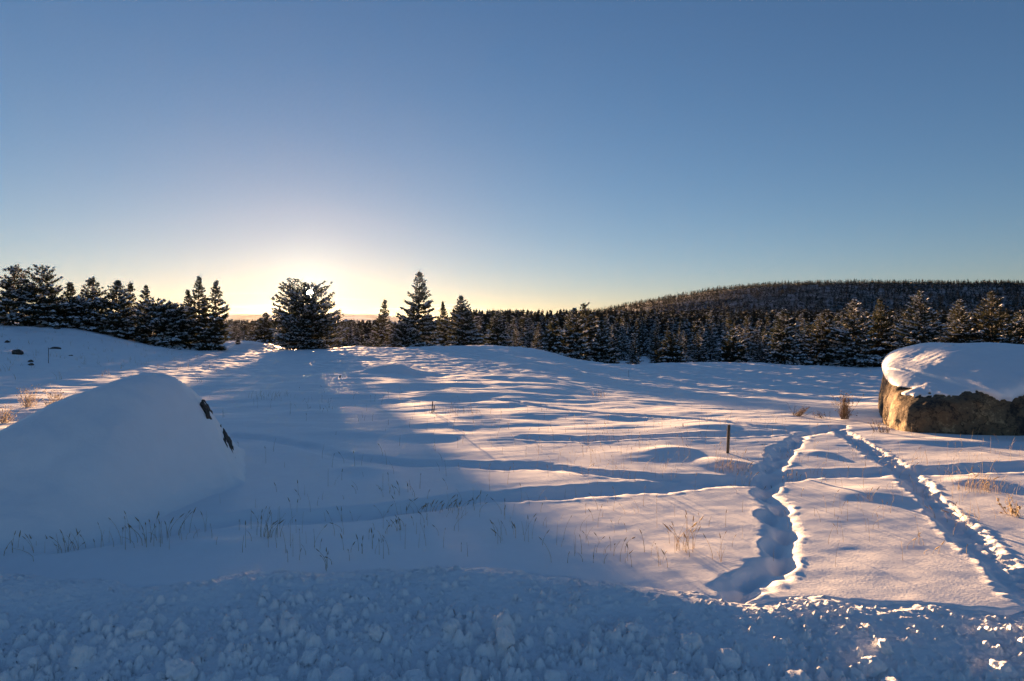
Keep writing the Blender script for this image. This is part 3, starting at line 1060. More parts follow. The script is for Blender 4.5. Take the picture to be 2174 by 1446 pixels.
def tree_meshes(h, r, seed, style='fir', dens=1.0, snow=0.4, blade=0.27, tops=1, carve=None):
    g = np.random.default_rng(seed)
    cr, sn, tk = Soup(), Soup(), Soup()
    stems = [(0.0, 0.0, 1.0)]
    if tops > 1:
        stems = ([(-0.28 * r, 0.0, 1.0), (0.30 * r, 0.1 * r, 0.95)] if style != 'dome' else [(-0.14 * r, 0.0, 1.0), (0.20 * r, 0.1 * r, 0.93)])[:tops]
        if tops > 2:
            stems.append((0.05 * r, -0.2 * r, 0.86))
    Pt, Dt, Rt, Lt = [], [], [], []
    for sx, sy, hs in stems:
        hh = h * hs
        zz = np.linspace(-0.25, hh * 0.97, 9)
        f = np.clip(zz / hh, 0, 1)
        bend = 0.03 * h * np.stack([np.sin(f * 3 + seed), np.cos(f * 2.3 + seed)], 1) * f[:, None]
        axis = np.stack([sx * sstep(0.0, 0.45, f) + bend[:, 0], sy * sstep(0.0, 0.45, f) + bend[:, 1], zz], 1)
        tk.add(*tube(axis, 0.016 * h * (1 - f) ** 0.8 + 0.012, 7))
        z = 0.03 * hh
        rs = r * (1.0 if tops == 1 else 0.88 if style == 'dome' else 0.78)
        lob = g.uniform(0.75, 1.25, 7)
        lob_a = g.uniform(0, 6.28)
        while z < hh * 0.985:
            t = z / hh
            if style == 'dome':
                prof = (1 - t ** 2.8) ** 0.65 * (0.8 + 0.2 * sstep(0, 0.25, t))
            elif style == 'bush':
                prof = (1 - t ** 2) ** 0.6
            elif style == 'ragged':
                prof = ((1 - t) ** 0.75) * 0.95 + 0.10
            else:
                prof = ((1 - t) ** 0.92) * (0.8 + 0.2 * sstep(0, 0.18, t)) + 0.015
            nb = int(np.ceil((3.2 + 3.0 * prof) * (0.8 if style == 'dome' and t > 0.45 else 1.0)))
            a0 = g.uniform(0, 6.28)
            step = (0.032 * h + 0.10) * (0.42 + 0.58 * min(1.0, 2.2 * prof))
            z_w = z
            for kb in range(nb):
                if style == 'dome' and t > 0.66 and g.random() < 0.22:
                    continue
                z = min(z_w + g.uniform(-0.5, 0.5) * step, hh * 0.99)
                az = a0 + kb * 6.283 / nb + g.normal(0, 0.25)
                lb = lob[int((az + lob_a) / 6.283 * 7) % 7] if style in ('dome', 'ragged') else 0.55 + 0.45 * lob[int((az + lob_a + 2.0 * t) / 6.283 * 7) % 7]
                l = rs * prof * g.uniform(0.66, 1.12) * lb
                if g.random() < (0.14 if style in ('dome', 'ragged') else 0.10):
                    l *= g.uniform(0.3, 0.6)
                l = max(l, 0.016 * h)
                up = (-0.22 + 0.75 * t) if style != 'dome' else (-0.15 + 0.62 * t)
                up += g.normal(0, 0.10)
                ns = max(3, int(l / 0.16))
                s = np.linspace(0.10, 1.0, ns)
                ax = np.array([np.interp(z, axis[:, 2], axis[:, 0]), np.interp(z, axis[:, 2], axis[:, 1]), z])
                dirh = np.array([math.cos(az), math.sin(az), 0])
                cz = up * s - 0.22 * (1 - t) * s ** 2 + 0.20 * s ** 3
                B = ax + l * s[:, None] * dirh + (l * cz)[:, None] * np.array([0, 0, 1.0])
                tk.add(*tube(B[[0, len(B) // 2, -1]], [0.010 * l + 0.008, 0.006 * l + 0.005, 0.003], 3))
                side = np.array([-dirh[1], dirh[0], 0])
                D0 = unit(np.gradient(B, axis=0))
                keep = s > g.uniform(0.12, 0.3)
                m_ = 3 if dens >= 0.8 else 2
                for q in range(m_):
                    o_ = (q - (m_ - 1) / 2) / max(m_ - 1, 1) * 2
                    spread = o_ * (0.30 * l * (1 - 0.75 * s) + 0.05) * g.uniform(0.6, 1.2, ns)
                    Q = B + spread[:, None] * side + np.stack([0 * s, 0 * s, -0.10 * np.abs(spread) + g.normal(0, 0.03, ns)], 1)
                    ok = keep & (g.random(ns) < (0.92 * min(dens, 1.2)))
                    Pt.append(Q[ok])
                    Dt.append(unit(D0 + side * o_ * 0.7)[ok])
                    Rt.append(s[ok] * (0.5 + 0.5 * prof))
                    Lt.append(np.full(ok.sum(), 0.45 + 0.55 * min(1.0, 1.6 * prof)))
            z = z_w + step * g.uniform(0.75, 1.2) / max(dens, 0.5) ** 0.3
        tip = np.array([axis[-1] + np.array([0, 0, 0.02 * h * q]) for q in (0, 1, 2)])
        Pt.append(tip)
        Dt.append(np.tile([[0, 0, 1.0]], (3, 1)))
        Rt.append(np.zeros(3))
        Lt.append(np.full(3, 0.45))
    P, D, Rr, Lr = np.concatenate(Pt), np.concatenate(Dt), np.concatenate(Rt), np.concatenate(Lt)
    if carve is not None:
        p0, d0, rc = carve
        w = P - p0
        dist = np.linalg.norm(w - (w @ d0)[:, None] * d0, axis=1)
        ok = dist > rc * g.uniform(0.6, 1.5, len(P))
        P, D, Rr, Lr = P[ok], D[ok], Rr[ok], Lr[ok]
    cr.add(*needles(P, D, blade * Lr[:, None, None], blade * 0.17 * Lr[:, None, None], 6, g))
    ok = g.random(len(P)) < snow * (0.3 + 1.0 * Rr)
    if ok.sum() < 3:
        ok[:3] = True
    Ps = P[ok] + np.array([0, 0, blade * 0.20])
    sn.add(*snow_lumps(Ps, D[ok], blade * g.uniform(0.3, 0.85, len(Ps)) * Lr[ok], g))
    return tk.mesh('trunk', [M_BARK], True), cr.mesh('crown', [M_NEEDLE]), sn.mesh('snow', [M_TSNOW], True)


def place_tree(name, ms, loc, rz, sc, label, group=None, cat='tree'):
    root = obj(name, None, None, loc)
    root.rotation_euler = (0, 0, rz)
    root.scale = sc
    obj('trunk', ms[0], root)
    c = obj('crown', ms[1], root)
    obj('snow', ms[2], c)['kind'] = 'stuff'
    tag(root, label, cat, group)
    return root


HERO = [  # px, top, halfwidth px, depth, style, tops, snow, label
    (28, 566, 42, 42, 'ragged', 1, 0.55, 'ragged snow-laden fir at the far left edge of the slope'),
    (84, 569, 44, 42.5, 'ragged', 1, 0.45, 'ragged fir with bare leaning top beside the leftmost fir'),
    (148, 600, 27, 50, 'fir', 1, 0.3, 'slim conifer with open layered top right of the ragged firs'),
    (112, 645, 40, 44, 'bush', 1, 0.4, 'low snowy conifer filling the gap between ragged and slim trees'),
    (200, 591, 42, 47, 'fir', 1, 0.35, 'dense conifer on the left slope, third peak from the left edge'),
    (172, 640, 38, 45, 'bush', 1, 0.5, 'low snow-crusted bushy conifer in front of the dense third peak'),
    (247, 596, 40, 46, 'fir', 1, 0.4, 'dark dense conifer just left of the twin-peaked pine'),
    (286, 601, 34, 52, 'fir', 2, 0.25, 'open twin-peaked pine left of the low rounded bushes'),
    (330, 645, 48, 47, 'bush', 1, 0.5, 'broad rounded snowy juniper at the foot of the left slope'),
    (372, 650, 42, 48, 'bush', 1, 0.45, 'rounded dark juniper below the tall twin-topped fir'),
    (404, 617, 24, 54, 'fir', 1, 0.25, 'narrow fir touching the left side of the tall twin-topped fir'),
    (442, 587, 46, 49, 'fir', 2, 0.3, 'tall twin-topped fir standing between left slope and sun'),
    (563, 664, 30, 78, 'fir', 1, 0.35, 'small conifer left of the tree that hides the sun'),
    (813, 637, 27, 84, 'fir', 1, 0.25, 'slender open conifer between sun tree and tallest fir'),
    (886, 576, 50, 67, 'fir', 1, 0.5, 'tallest fir near the centre, snow on its lower boughs'),
    (853, 692, 34, 65.5, 'bush', 1, 0.5, 'low snowy boughs of a young fir at the left foot of the tallest fir'),
    (943, 641, 22, 84, 'fir', 1, 0.2, 'thin pine peeking out right of the tallest fir'),
    (982, 629, 44, 71, 'fir', 1, 0.5, 'pointed snowy fir standing right of the tallest fir'),
    (1056, 660, 28, 74, 'fir', 1, 0.4, 'narrow fir where the dense forest begins'),
    (1176, 672, 22, 60, 'fir', 1, 0.3, 'small dark fir at the forest edge on the slope brow'),
    (1216, 655, 34, 62, 'fir', 1, 0.4, 'snowy fir beside the broken-topped pine'),
    (1240, 646, 30, 66, 'ragged', 1, 0.3, 'broken-topped pine rising above the forest left of the hill'),
    (1278, 682, 26, 63, 'fir', 1, 0.4, 'fir at the lowest dip of the forest edge'),
    (1425, 705, 26, 62, 'fir', 1, 0.25, 'short sunlit fir in front of the dense forest wall'),
    (1557, 698, 28, 63, 'fir', 1, 0.3, 'short fir at the forest edge left of the bigger firs'),
    (1664, 656, 38, 61, 'fir', 1, 0.45, 'leftmost of the larger snowy firs at the right forest edge'),
    (1746, 664, 32, 62, 'fir', 1, 0.3, 'brownish fir second from left of the right edge firs'),
    (1810, 636, 46, 60, 'fir', 1, 0.5, 'tall heavily snowed fir left of the brown slender fir'),
    (1868, 633, 34, 66, 'fir', 1, 0.15, 'slender brown fir with little snow behind the boulder'),
    (1955, 618, 54, 62, 'fir', 1, 0.55, 'broad snowy fir above the left part of the boulder'),
    (2040, 638, 42, 64, 'fir', 1, 0.4, 'snowy fir between the broad fir and the brown fir'),
    (2108, 617, 52, 63, 'fir', 1, 0.22, 'large brown-green fir near the right edge above the boulder'),
    (2166, 660, 36, 66, 'fir', 1, 0.4, 'partly cut-off fir at the right edge of the picture'),
]
for i, (px, top, hw, Y, st, tops, sn, lab) in enumerate(HERO):
    x = (px - CX) / FP * Y
    zb_ = h1(x, Y) - 0.05
    h = EYE + (HZ - top) / FP * Y - zb_
    ms = tree_meshes(h, hw / FP * Y * (1.25 if 400 < px < 1000 else 1.5 if st == 'fir' else 1.4), 400 + i, st, 1.0 if st != 'ragged' else 0.9, sn * 1.05, 0.27 * (Y / 50) ** 0.5, tops)
    place_tree('juniper' if 'juniper' in lab else 'conifer', ms, (x, Y, zb_), 0, (1, 1, 1), lab)

# the tree that hides the sun: wide open dome with a gap the sun shines through
Y = 60.0
x = (648 - CX) / FP * Y
zb_ = h1(x, Y) - 0.05
h = EYE + (HZ - 596) / FP * Y - zb_
p0 = np.array([0, 0, EYE]) - np.array([x, Y, zb_])
ms = tree_meshes(h, 60 / FP * Y * 1.36, 479, 'dome', 0.84, 0.45, 0.25, 3, (p0, np.array(SUN), 0.27))
place_tree('pine', ms, (x, Y, zb_), 0, (1, 1, 1), 'wide open-crowned pine with the low sun shining through it')

# young plants on the brow
for px, py, Y, h, r_, lab in ((806, 737, 62, 1.05, 0.7, 'small dark round juniper on the brow left of the tallest fir'),
                              (779, 738, 61, 0.6, 0.35, 'tiny tawny shrub beside the small round juniper'),
                              (505, 735, 58, 0.8, 0.28, 'tiny lone sapling on the snow between twin fir and sun tree')):
    x = (px - CX) / FP * Y
    ms = tree_meshes(h, r_, 500 + px, 'bush' if r_ > 0.3 else 'fir', 1.0, 0.2, 0.12)
    place_tree('sapling' if 'sapling' in lab else 'juniper', ms, (x, Y, h1(x, Y) - 0.03), 0, (1, 1, 1), lab, None, 'shrub' if r_ > 0.3 else 'sapling')

# forest: individuals from a few grown shapes
PROTO = [tree_meshes(8.0, rr, 600 + i, st, dn, sn, 0.34, 1) for i, (rr, st, dn, sn) in enumerate(
    ((1.7, 'fir', 0.75, 0.42), (1.45, 'fir', 0.75, 0.34), (1.9, 'fir', 0.7, 0.5), (1.3, 'fir', 0.75, 0.2), (1.8, 'ragged', 0.75, 0.4), (1.75, 'ragged', 0.7, 0.5), (2.0, 'bush', 0.7, 0.5)))]


def scatter(n_, pxr, Yr, seed, mind):
    g = np.random.default_rng(seed)
    out = []
    cell = {}
    tries = 0
    while len(out) < n_ and tries < n_ * 60:
        tries += 1
        px = g.uniform(*pxr)
        Y = Yr[0] + (Yr[1] - Yr[0]) * g.random() ** 1.15
        x = (px - CX) / FP * Y
        kx, ky = int(x // mind), int(Y // mind)
        if any((x - a) ** 2 + (Y - b_) ** 2 < mind ** 2 for i in (-1, 0, 1) for j in (-1, 0, 1) for a, b_ in cell.get((kx + i, ky + j), ())):
            continue
        cell.setdefault((kx, ky), []).append((x, Y))
        out.append((px, x, Y, g.random(), g.uniform(0, 6.28), g.integers(0, len(PROTO)), g.uniform(0.95, 1.65)))
    return out


def grow(spots, topf, label, group, keep=None):
    xs = np.array([s[1] for s in spots])
    ys = np.array([s[2] for s in spots])
    zs = H(xs, ys)
    for (px, x, Y, a, rz, kind, wd), z in zip(spots, zs):
        top = topf(px, Y, a)
        h = EYE + (HZ - top) / FP * Y - z
        if h < 2.0:
            h = 2.0 + 1.5 * a
        s = h / 8.0
        if kind == 6:
            s *= 0.75
        lab = label(px, Y, h, kind, wd) if callable(label) else label
        place_tree('conifer', PROTO[kind], (x, Y, z - 0.1), rz, (s * wd, s * wd, s), lab, group)


def top_right(px, Y, a):
    f = np.clip((Y - 62) / 75, 0, 1)
    lo = 712 - 46 * f ** 0.6
    return lo - 30 * a ** 1.3 * (1 - 0.45 * f) + 9


fr = scatter(185, (1015, 2230), (66, 150), 71, 2.0)
fr = [s for s in fr if s[2] > 66 + (8 if s[0] < 1130 else 0)]
LOOK = ('snow-dusted', 'dark lightly dusted', 'heavily snowed', 'brown nearly snowless', 'ragged snowy', 'loose-crowned snowy', 'bushy snow-crusted')
MARKS = [(1056, 'the narrow fir where the forest begins'), (1176, 'the small dark fir on the brow'), (1240, 'the broken-topped pine'), (1340, 'the left end of the hill'), (1425, 'the short sunlit fir'),
         (1495, 'the hill where it starts to climb'), (1557, 'the short fir at the forest edge'), (1664, 'the leftmost larger snowy fir'), (1746, 'the brownish edge fir'), (1810, 'the tall heavily snowed fir'),
         (1868, 'the slender brown fir'), (1955, 'the broad snowy fir'), (2040, 'the snowy fir above the boulder'), (2108, 'the large brown-green fir'), (2166, 'the cut-off fir at the edge')]


def wall_label(px, Y, h, kind, wd):
    mx_, mark = min(MARKS, key=lambda q: abs(q[0] - px))
    side = 'close to' if abs(px - mx_) < 8 else ('left of' if px < mx_ else 'right of')
    row = 'front-row' if Y < 82 else ('second-row' if Y < 104 else 'back-row')
    return f"{LOOK[kind]} {'short' if h < 6 else 'tall' if h > 8.5 else 'mid-height'} {row} forest conifer {side} {mark}"


grow(fr, top_right, wall_label, 'conifers of the forest wall')
fm = scatter(34, (690, 1010), (95, 190), 73, 3.0)
grow(fm, lambda px, Y, a: 688 - 14 * a + (0 if px < 860 else -12), lambda px, Y, h, kind, wd: f"{LOOK[kind]} backlit conifer of the low forest, {'just right of the sun tree' if px < 745 else 'midway from sun tree to slender conifer' if px < 795 else 'behind the slender conifer' if px < 835 else 'behind the tallest fir' if px < 930 else 'behind the pointed snowy fir'}", 'conifers behind the brow, middle')
fm = scatter(22, (476, 640), (95, 180), 79, 3.0)
grow(fm, lambda px, Y, a: 688 - 15 * a, lambda px, Y, h, kind, wd: f"{LOOK[kind]} backlit {'nearer' if Y < 125 else 'farther'} conifer of the low forest, {'just right of the twin-topped fir' if px < 530 else 'beside the small conifer' if px < 590 else 'just left of the sun tree'}", 'conifers behind the brow, left of the sun tree')
fl = scatter(14, (-60, 400), (54, 75), 83, 3.0)
grow(fl, lambda px, Y, a: 672 - 30 * a + 0.06 * max(px, 0), lambda px, Y, h, kind, wd: f"{LOOK[kind]} shaded conifer behind the left slope front row, {'behind the ragged firs' if px < 120 else 'behind the dense third peak' if px < 225 else 'behind the twin-peaked pine' if px < 320 else 'behind the rounded junipers'}", 'conifers behind the left front row')


# the woods beyond: too many and too far to count
def far_woods(name, X, Y, Z, hgt, nb, seed, label, snowf=0.17):
    g = np.random.default_rng(seed)
    N = len(X)
    # blades in a cone, k per tree
    t = g.random((N, nb)) ** 0.8 * 0.92 + 0.04
    rad = (1 - t) ** 1.05 * 0.22 * g.uniform(0.3, 1.1, (N, nb))
    az = g.uniform(0, 6.283, (N, nb))
    h = hgt[:, None]
    c = np.stack([X[:, None] + rad * h * np.cos(az), Y[:, None] + rad * h * np.sin(az), Z[:, None] + t * h], -1)
    sz = (0.045 + 0.12 * (1 - t))[..., None] * h[..., None]
    d = unit(np.stack([np.cos(az), np.sin(az), g.normal(0.25, 0.35, (N, nb))], -1) + g.normal(0, 0.3, (N, nb, 3)))
    s_ = unit(np.cross(d, g.normal(size=(N, nb, 3))))
    V = np.stack([c - s_ * sz * 0.6 - d * sz * 0.5, c + s_ * sz * 0.6 - d * sz * 0.5, c + d * sz], 2)
    # tip
    tip = np.stack([np.stack([X - 0.035 * hgt, Y, Z + 0.80 * hgt], -1), np.stack([X + 0.035 * hgt, Y + 0.02 * hgt, Z + 0.80 * hgt], -1), np.stack([X, Y, Z + 1.02 * hgt], -1)], 1)
    snowy = g.random((N, nb)) < snowf
    Vs = V[snowy].copy()
    zc = Vs[:, :, 2].mean(1, keepdims=True)
    Vs[:, :, 2] = zc + (Vs[:, :, 2] - zc) * 0.35 + 0.02 * np.repeat(h, nb, 1)[snowy][:, None]
    allV = np.concatenate([V[~snowy].reshape(-1, 3), tip.reshape(-1, 3), Vs.reshape(-1, 3)])
    nd = (~snowy).sum() + N
    F = np.arange(len(allV)).reshape(-1, 3)
    me = mesh_np(name, allV, F, False, [M_FARWOOD, M_TSNOW], (np.arange(len(F)) >= nd).astype(int))
    tag(obj(name, me), label, None, None, 'stuff')


g = np.random.default_rng(91)
n_ = 1500
px = g.uniform(960, 2400, n_)
Yv = 140 + 230 * g.random(n_)
Xv = (px - CX) / FP * Yv
zv = H(Xv, Yv) + sstep(330, 400, Yv) * 2
topz = EYE + (HZ - (672 - 17 * g.random(n_))) / FP * Yv
far_woods('far_forest', Xv, Yv, zv, np.clip(topz - zv, 5, 20), 80, 92, 'dense dark forest filling the valley before the hill')
n_ = 800
px = g.uniform(380, 1000, n_)
Yv = 180 + 420 * g.random(n_)
Xv = (px - CX) / FP * Yv
zv = H(Xv, Yv)
topz = EYE + (HZ - (689 - 12 * g.random(n_))) / FP * Yv
far_woods('valley_forest', Xv, Yv, zv, np.clip(topz - zv, 4, 16), 80, 93, 'far backlit forest low on the skyline under the sun')
n_ = 15000
t = g.random(n_) ** 0.8 * 1.04
uu = ((1130 - CX) + g.random(n_) * 1500) / FP
Yv = HY0 + t * (HY1 - HY0)
zv = hill_h(uu, Yv)
keep = (fbm(uu * Yv / 40, Yv / 55, 2, 99) < 0.45) | (t > 0.93)
far_woods('hill_forest', (uu * Yv)[keep], Yv[keep], zv[keep] - 0.3, (3.6 + 5.0 * g.random(n_) ** 1.6)[keep], 28, 94, 'dark snow-dusted timber covering the long hill at right', 0.08)

# ------------------------------------------------------------------ stakes
def stake(px, py_top, py_base, w, lean, material, label, Y=None, name='wooden_stake', cat='stake'):
    if Y is None:
        x, Y = flat(px, py_base)
    x = (px - CX) / FP * Y
    z = h1(x, Y)
    h = EYE + (HZ - py_top) / FP * Y - z
    d = w * 0.55
    lv = [(-0.15, 1.0), (h * 0.5, 0.98), (h - 0.5 * w, 0.96), (h, 0.78)]
    V, F = [], []
    for k, (zz, s) in enumerate(lv):
        c = 0.18 * w
        for ax, ay in ((-w / 2 + c, -d / 2), (w / 2 - c, -d / 2), (w / 2, -d / 2 + c), (w / 2, d / 2 - c), (w / 2 - c, d / 2), (-w / 2 + c, d / 2), (-w / 2, d / 2 - c), (-w / 2, -d / 2 + c)):
            V.append((ax * s + lean * zz, ay * s, zz + (0.12 * w * (ax / w) if k == 3 else 0)))
    bm = bmesh.new()
    vs = [bm.verts.new(v) for v in V]
    for k in range(3):
        for j in range(8):
            bm.faces.new((vs[k * 8 + j], vs[k * 8 + (j + 1) % 8], vs[k * 8 + 8 + (j + 1) % 8], vs[k * 8 + 8 + j]))
    bm.faces.new(vs[24:32])
    me = bpy.data.meshes.new(name)
    bm.to_mesh(me)
    bm.free()
    me.materials.append(material)
    o = obj(name, me, None, (x, Y, z))
    o.rotation_euler = (0, 0, 0.25)
    tag(o, label, cat)
    return o


stake(1545, 902, 964, 0.042, 0.05, M_WOOD, 'tallest weathered wooden stake beside the footprints right of centre')
stake(1157, 801, 822, 0.045, 0.0, M_WOOD, 'dark upright stake alone at the far edge of the lit snow', 20)
stake(722, 797, 818, 0.04, 0.10, M_WOOD, 'leaning stake on the knoll crest below the sun tree', 17)
stake(709, 798, 812, 0.022, 0.02, M_STEEL, 'short thin rod left of the leaning stake on the knoll', 19)
stake(917, 852, 880, 0.02, 0.06, M_STEEL, 'taller of two thin dark rods in the shaded snow at centre', 11.2)
stake(921, 860, 880, 0.02, 0.08, M_STEEL, 'shorter of two thin dark rods in the shaded snow at centre', 11.3)
stake(1450, 899, 914, 0.014, 0.0, M_WOOD, 'tiny wooden peg on the lit snow left of the tallest stake', 9.6)
stake(103, 738, 762, 0.02, 0.0, M_STEEL, 'thin pin standing on the left snow slope by small rocks', 23)
stake(1335, 786, 801, 0.02, 0.0, M_STEEL, 'thin far rod on the shaded snow below the forest edge', 33)

# ------------------------------------------------------------------ dry grass, weeds and shrubs
def stalk(so, base, h, lean, az, g, rad=0.0022, head=True, headlen=0.05, m0=0, m1=1):
    n_ = 5
    s = np.linspace(0, 1, n_)
    d = np.array([math.cos(az), math.sin(az), 0])
    pts = base + np.outer(s ** 1.7 * lean * h, d) + np.outer(s * h * (1 - 0.25 * lean * s), [0, 0, 1])
    pts[0, 2] -= 0.05
    V, F = tube(pts, rad * (1.1 - 0.6 * s), 3)
    so.add(V, F, m0)
    if head:
        e = unit(pts[-1] - pts[-2])
        hp_ = pts[-1] + np.outer(np.array([0, 0.25, 0.65, 1.0]) * headlen, e + 0.2 * d)
        V, F = tube(hp_, np.array([0.25, 1.0, 0.8, 0.1]) * headlen * 0.08, 4)
        so.add(V, F, m1)


def tuft_mesh(name, n_, h, spread, seed, X, Yy, Z0, head=0.6, mats=(M_STRAW, M_HEAD), wind=0.3):
    g = np.random.default_rng(seed)
    so = Soup()
    bx = g.normal(0, spread, n_)
    by = g.normal(0, spread * 0.7, n_)
    zz = H(X + bx, Yy + by) - Z0
    waz = g.uniform(0, 6.28)
    for i in range(n_):
        az = waz + g.normal(0, 1.0)
        stalk(so, np.array([bx[i], by[i], zz[i]]), h * g.uniform(0.45, 1.1), max(0.02, g.normal(wind, 0.22)), az, g, g.uniform(0.0013, 0.0024), g.random() < head, g.uniform(0.03, 0.06))
    return so.mesh(name, mats, True)


TUFTS = [  # px, py(base), n, height m, spread m, head, label
    (150, 1158, 16, 0.24, 0.06, 0.7, 'dark seeded grass clump in front of the buried boulder, left of its middle'),
    (60, 1165, 12, 0.22, 0.10, 0.6, 'sparse grass at the left end of the buried boulder foot'),
    (310, 1155, 18, 0.34, 0.09, 0.6, 'tall loose grass clump at the right foot of the buried boulder'),
    (385, 1125, 10, 0.26, 0.12, 0.5, 'thin grass stems just right of the tall loose clump'),
    (565, 1140, 16, 0.28, 0.035, 0.35, 'upright pale bunch of grass beside the left trench'),
    (700, 1205, 5, 0.22, 0.03, 0.8, 'few bent grass stems near the bank left of centre'),
    (770, 1175, 11, 0.18, 0.09, 0.9, 'group of short seeded stems left of centre above the bank'),
    (855, 1122, 14, 0.13, 0.10, 0.9, 'short seeded grass row below the long trench'),
    (940, 1078, 42, 0.15, 0.16, 0.7, 'dense band of grass along the long trench at centre'),
    (1075, 1135, 7, 0.14, 0.07, 1.0, 'few dark drooping seed heads in smooth snow at centre'),
    (845, 1045, 10, 0.20, 0.09, 0.5, 'dark grass stems between the two long trails'),
    (1275, 1182, 12, 0.22, 0.10, 0.6, 'leaning grass stems left of the tall seeded clump'),
    (1380, 1195, 12, 0.24, 0.10, 0.7, 'loose grass stems just below the tall seeded clump'),
    (1450, 1168, 20, 0.36, 0.05, 0.8, 'tall seeded grass clump in the middle of smooth snow'),
    (1535, 1190, 4, 0.22, 0.03, 0.7, 'two long bent stems near the footprints'),
    (1585, 1022, 7, 0.20, 0.06, 0.8, 'stout seed stalks at the crossing of the trails'),
    (1548, 1000, 46, 0.22, 0.10, 0.15, 'pale fluffy grass tuft on a mound under the tallest stake'),
    (1690, 1012, 12, 0.17, 0.12, 0.7, 'sunlit grass beside the trench right of the trail crossing'),
    (1840, 1062, 6, 0.16, 0.04, 0.5, 'small pale grass spray right of the footprints'),
    (1960, 1172, 7, 0.13, 0.09, 0.8, 'short glowing seed stalks on the lit snow at lower right'),
    (2050, 1100, 14, 0.20, 0.10, 0.6, 'brown grass standing along the right double rut'),
    (2082, 1040, 70, 0.26, 0.09, 0.1, 'dense tawny grass bunch right of the double rut'),
    (575, 852, 36, 0.28, 0.18, 0.0, 'pale grass tuft on the knoll left of the leaning stake'),
    (1272, 828, 24, 0.35, 0.12, 0.0, 'lone pale tuft on shaded snow right of the upright stake'),
    (975, 882, 40, 0.25, 0.30, 0.1, 'wispy grass patch beside the two thin rods'),
]
for i, (px, py, n_, h, sp, hd, lab) in enumerate(TUFTS):
    X, Yy = flat(px, py)
    z0 = h1(X, Yy)
    o = obj('dry_grass_tuft', tuft_mesh('dry_grass_tuft', n_, h * 0.66, sp * 1.3, 800 + i, X, Yy, z0, hd), None, (X, Yy, z0))
    tag(o, lab, 'grass tuft', 'dry grass tufts in the snow', 'stuff' if sp > 0.15 or i in (0, 1, 2, 3, 7, 10, 16, 17, 19) else None)

# loose stems scattered over the field
g = np.random.default_rng(123)
so = Soup()
pts = []
for px, py, n_, sx, sy in ((1330, 930, 70, 130, 25), (1230, 960, 60, 110, 25), (1400, 990, 60, 110, 18), (1100, 1030, 60, 260, 60), (900, 1110, 60, 220, 45), (700, 860, 60, 120, 25), (1000, 900, 50, 130, 30),
                           (1750, 980, 70, 120, 25), (2050, 1000, 60, 90, 40), (1900, 1080, 60, 160, 60), (250, 1150, 60, 220, 25), (1300, 1130, 50, 200, 50), (600, 1000, 30, 200, 60), (1650, 900, 50, 120, 20), (2120, 960, 40, 60, 30), (650, 1150, 30, 180, 40)):
    for _ in range(n_):
        a, b_ = px + g.normal(0, sx), py + g.normal(0, sy)
        if b_ < 835 or b_ > 1205 or a < -40 or a > 2230:
            continue
        pts.append(flat(a, b_))
pts = np.array(pts)
zz = H(pts[:, 0], pts[:, 1])
for (X, Yy), z in zip(pts, zz):
    stalk(so, np.array([X, Yy, z]), g.uniform(0.05, 0.2), abs(g.normal(0.25, 0.2)), g.uniform(0, 6.28), g, g.uniform(0.001, 0.0018), g.random() < 0.45, g.uniform(0.025, 0.045))
sx_ = g.uniform(-20, 470, 170)
sy_ = g.uniform(17, 41, 170)
sx_ = (sx_ - CX) / FP * sy_
for X, Yy, z in zip(sx_, sy_, H(sx_, sy_)):
    for q in range(g.integers(1, 4)):
        stalk(so, np.array([X + g.normal(0, 0.05), Yy, z]), g.uniform(0.08, 0.28), abs(g.normal(0.3, 0.25)), g.uniform(0, 6.28), g, 0.004, False)
tag(obj('scattered_grass', so.mesh('scattered_grass', (M_STRAW, M_HEAD), True)), 'single dry stems poking through the snow', None, None, 'stuff')


def shrub_mesh(name, n_, h, fan, seed, mats, heads=0.5, rad=0.004, lean=(0, 0), up=1.0):
    g = np.random.default_rng(seed)
    so = Soup()
    for i in range(n_):
        az = g.uniform(0, 6.28)
        tilt = abs(g.normal(0, fan))
        d = unit(np.array([math.cos(az) * tilt + lean[0], math.sin(az) * tilt + lean[1], up]))
        l = h * g.uniform(0.55, 1.05)
        b0 = np.array([g.normal(0, 0.04), g.normal(0, 0.04), -0.04])
        s = np.linspace(0, 1, 5)
        P_ = b0 + np.outer(s * l, d) + np.cumsum(g.normal(0, 0.02 * l, (5, 3)), 0) * s[:, None]
        so.add(*tube(P_, rad * (1 - 0.75 * s), 3), 0)
        for q in range(g.integers(5, 10)):
            j = g.integers(1, 5)
            p = P_[j] * g.uniform(0.8, 1) + 0
            e = unit(d + g.normal(0, 0.45, 3))
            ll = l * g.uniform(0.12, 0.34)
            Q = p + np.outer(np.linspace(0, 1, 3) * ll, e)
            so.add(*tube(Q, np.array([0.45, 0.3, 0.15]) * rad, 3), 0)
            if g.random() < heads:
                V, F = ICO1
                so.add(V * g.uniform(0.6, 1.3) * 0.010 * np.array([1, 1, 0.8]) + Q[-1], F, 1)
    return so.mesh(name, mats, True)


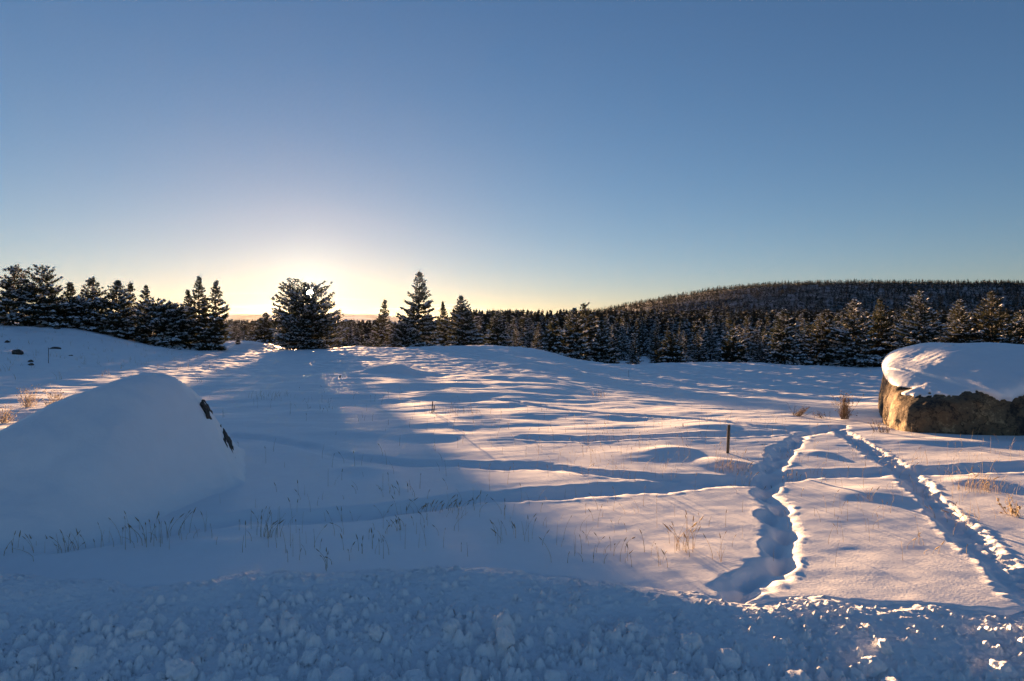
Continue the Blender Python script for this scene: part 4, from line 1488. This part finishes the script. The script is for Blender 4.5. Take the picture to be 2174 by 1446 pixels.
ICO1 = ico(1)
for px, py, n_, h, fan, hd, mats, lean, lab, Yo in (
        (1792, 880, 46, 0.52, 0.28, 0.6, (M_TWIG, M_TAN), (0, 0), 'upright brown shrub with tan flower heads left of the right boulder', None),
        (1690, 876, 30, 0.30, 0.5, 0.05, (M_TWIG, M_TAN), (0.9, 0), 'low shrub bent over to the left of the upright shrub', None),
        (1748, 878, 14, 0.2, 0.5, 0.2, (M_TWIG, M_TAN), (-0.4, 0), 'few low twigs between bent and upright shrubs', None),
        (2158, 1095, 12, 0.26, 0.55, 0.3, (M_STRAW, M_HEAD), (-0.5, 0), 'branched straw-coloured weed at the right edge', None),
        (120, 880, 60, 0.48, 0.55, 0.5, (M_FROST, M_FROST), (0, 0), 'largest frosted golden shrub behind the buried boulder', None),
        (60, 868, 40, 0.40, 0.55, 0.5, (M_FROST, M_FROST), (0, 0), 'frosted shrub left of the largest frosted shrub', None),
        (10, 895, 34, 0.35, 0.5, 0.4, (M_FROST, M_FROST), (0, 0), 'frosted shrub at the left picture edge', None),
        (35, 920, 16, 0.22, 0.5, 0.4, (M_FROST, M_FROST), (0, 0), 'small frosted shrub nearest the buried boulder at left', None),
        (1905, 905, 16, 0.25, 0.4, 0.2, (M_TWIG, M_TAN), (0, 0), 'thin twigs at the left foot of the right boulder', 9.4)):
    X, Yy = flat(px, py)
    if Yo:
        Yy = Yo
        X = (px - CX) / FP * Yy - 0.25
    z0 = h1(X, Yy)
    o = obj('shrub', shrub_mesh('shrub', n_, h, fan, 900 + px, mats, hd, 0.0045 if mats[0] is not M_FROST else 0.004, lean), None, (X, Yy, z0))
    tag(o, lab, 'shrub')

# ------------------------------------------------------------------ haze
HAZE = True
if HAZE:
    bm = bmesh.new()
    x0, x1, y0, y1, z0, z1 = -16000, 16000, -300, 14500, -60, 170
    vs = [bm.verts.new(p) for p in ((x0, y0, z0), (x1, y0, z0), (x1, y1, z0), (x0, y1, z0), (x0, y0, z1), (x1, y0, z1), (x1, y1, z1), (x0, y1, z1))]
    for f in ((0, 3, 2, 1), (4, 5, 6, 7), (0, 1, 5, 4), (1, 2, 6, 5), (2, 3, 7, 6), (3, 0, 4, 7)):
        bm.faces.new([vs[i] for i in f])
    me = bpy.data.meshes.new('haze')
    bm.to_mesh(me)
    bm.free()
    m = bpy.data.materials.new('haze')
    m.use_nodes = True
    m.node_tree.nodes.clear()
    out = m.node_tree.nodes.new('ShaderNodeOutputMaterial')
    pv = m.node_tree.nodes.new('ShaderNodeVolumePrincipled')
    pv.inputs['Color'].default_value = (0.92, 0.94, 0.97, 1)
    pv.inputs['Density'].default_value = 0.000004
    pv.inputs['Anisotropy'].default_value = 0.7
    m.node_tree.links.new(pv.outputs[0], out.inputs['Volume'])
    me.materials.append(m)
    tag(obj('haze', me), 'thin winter haze over the far valley', None, None, 'stuff')
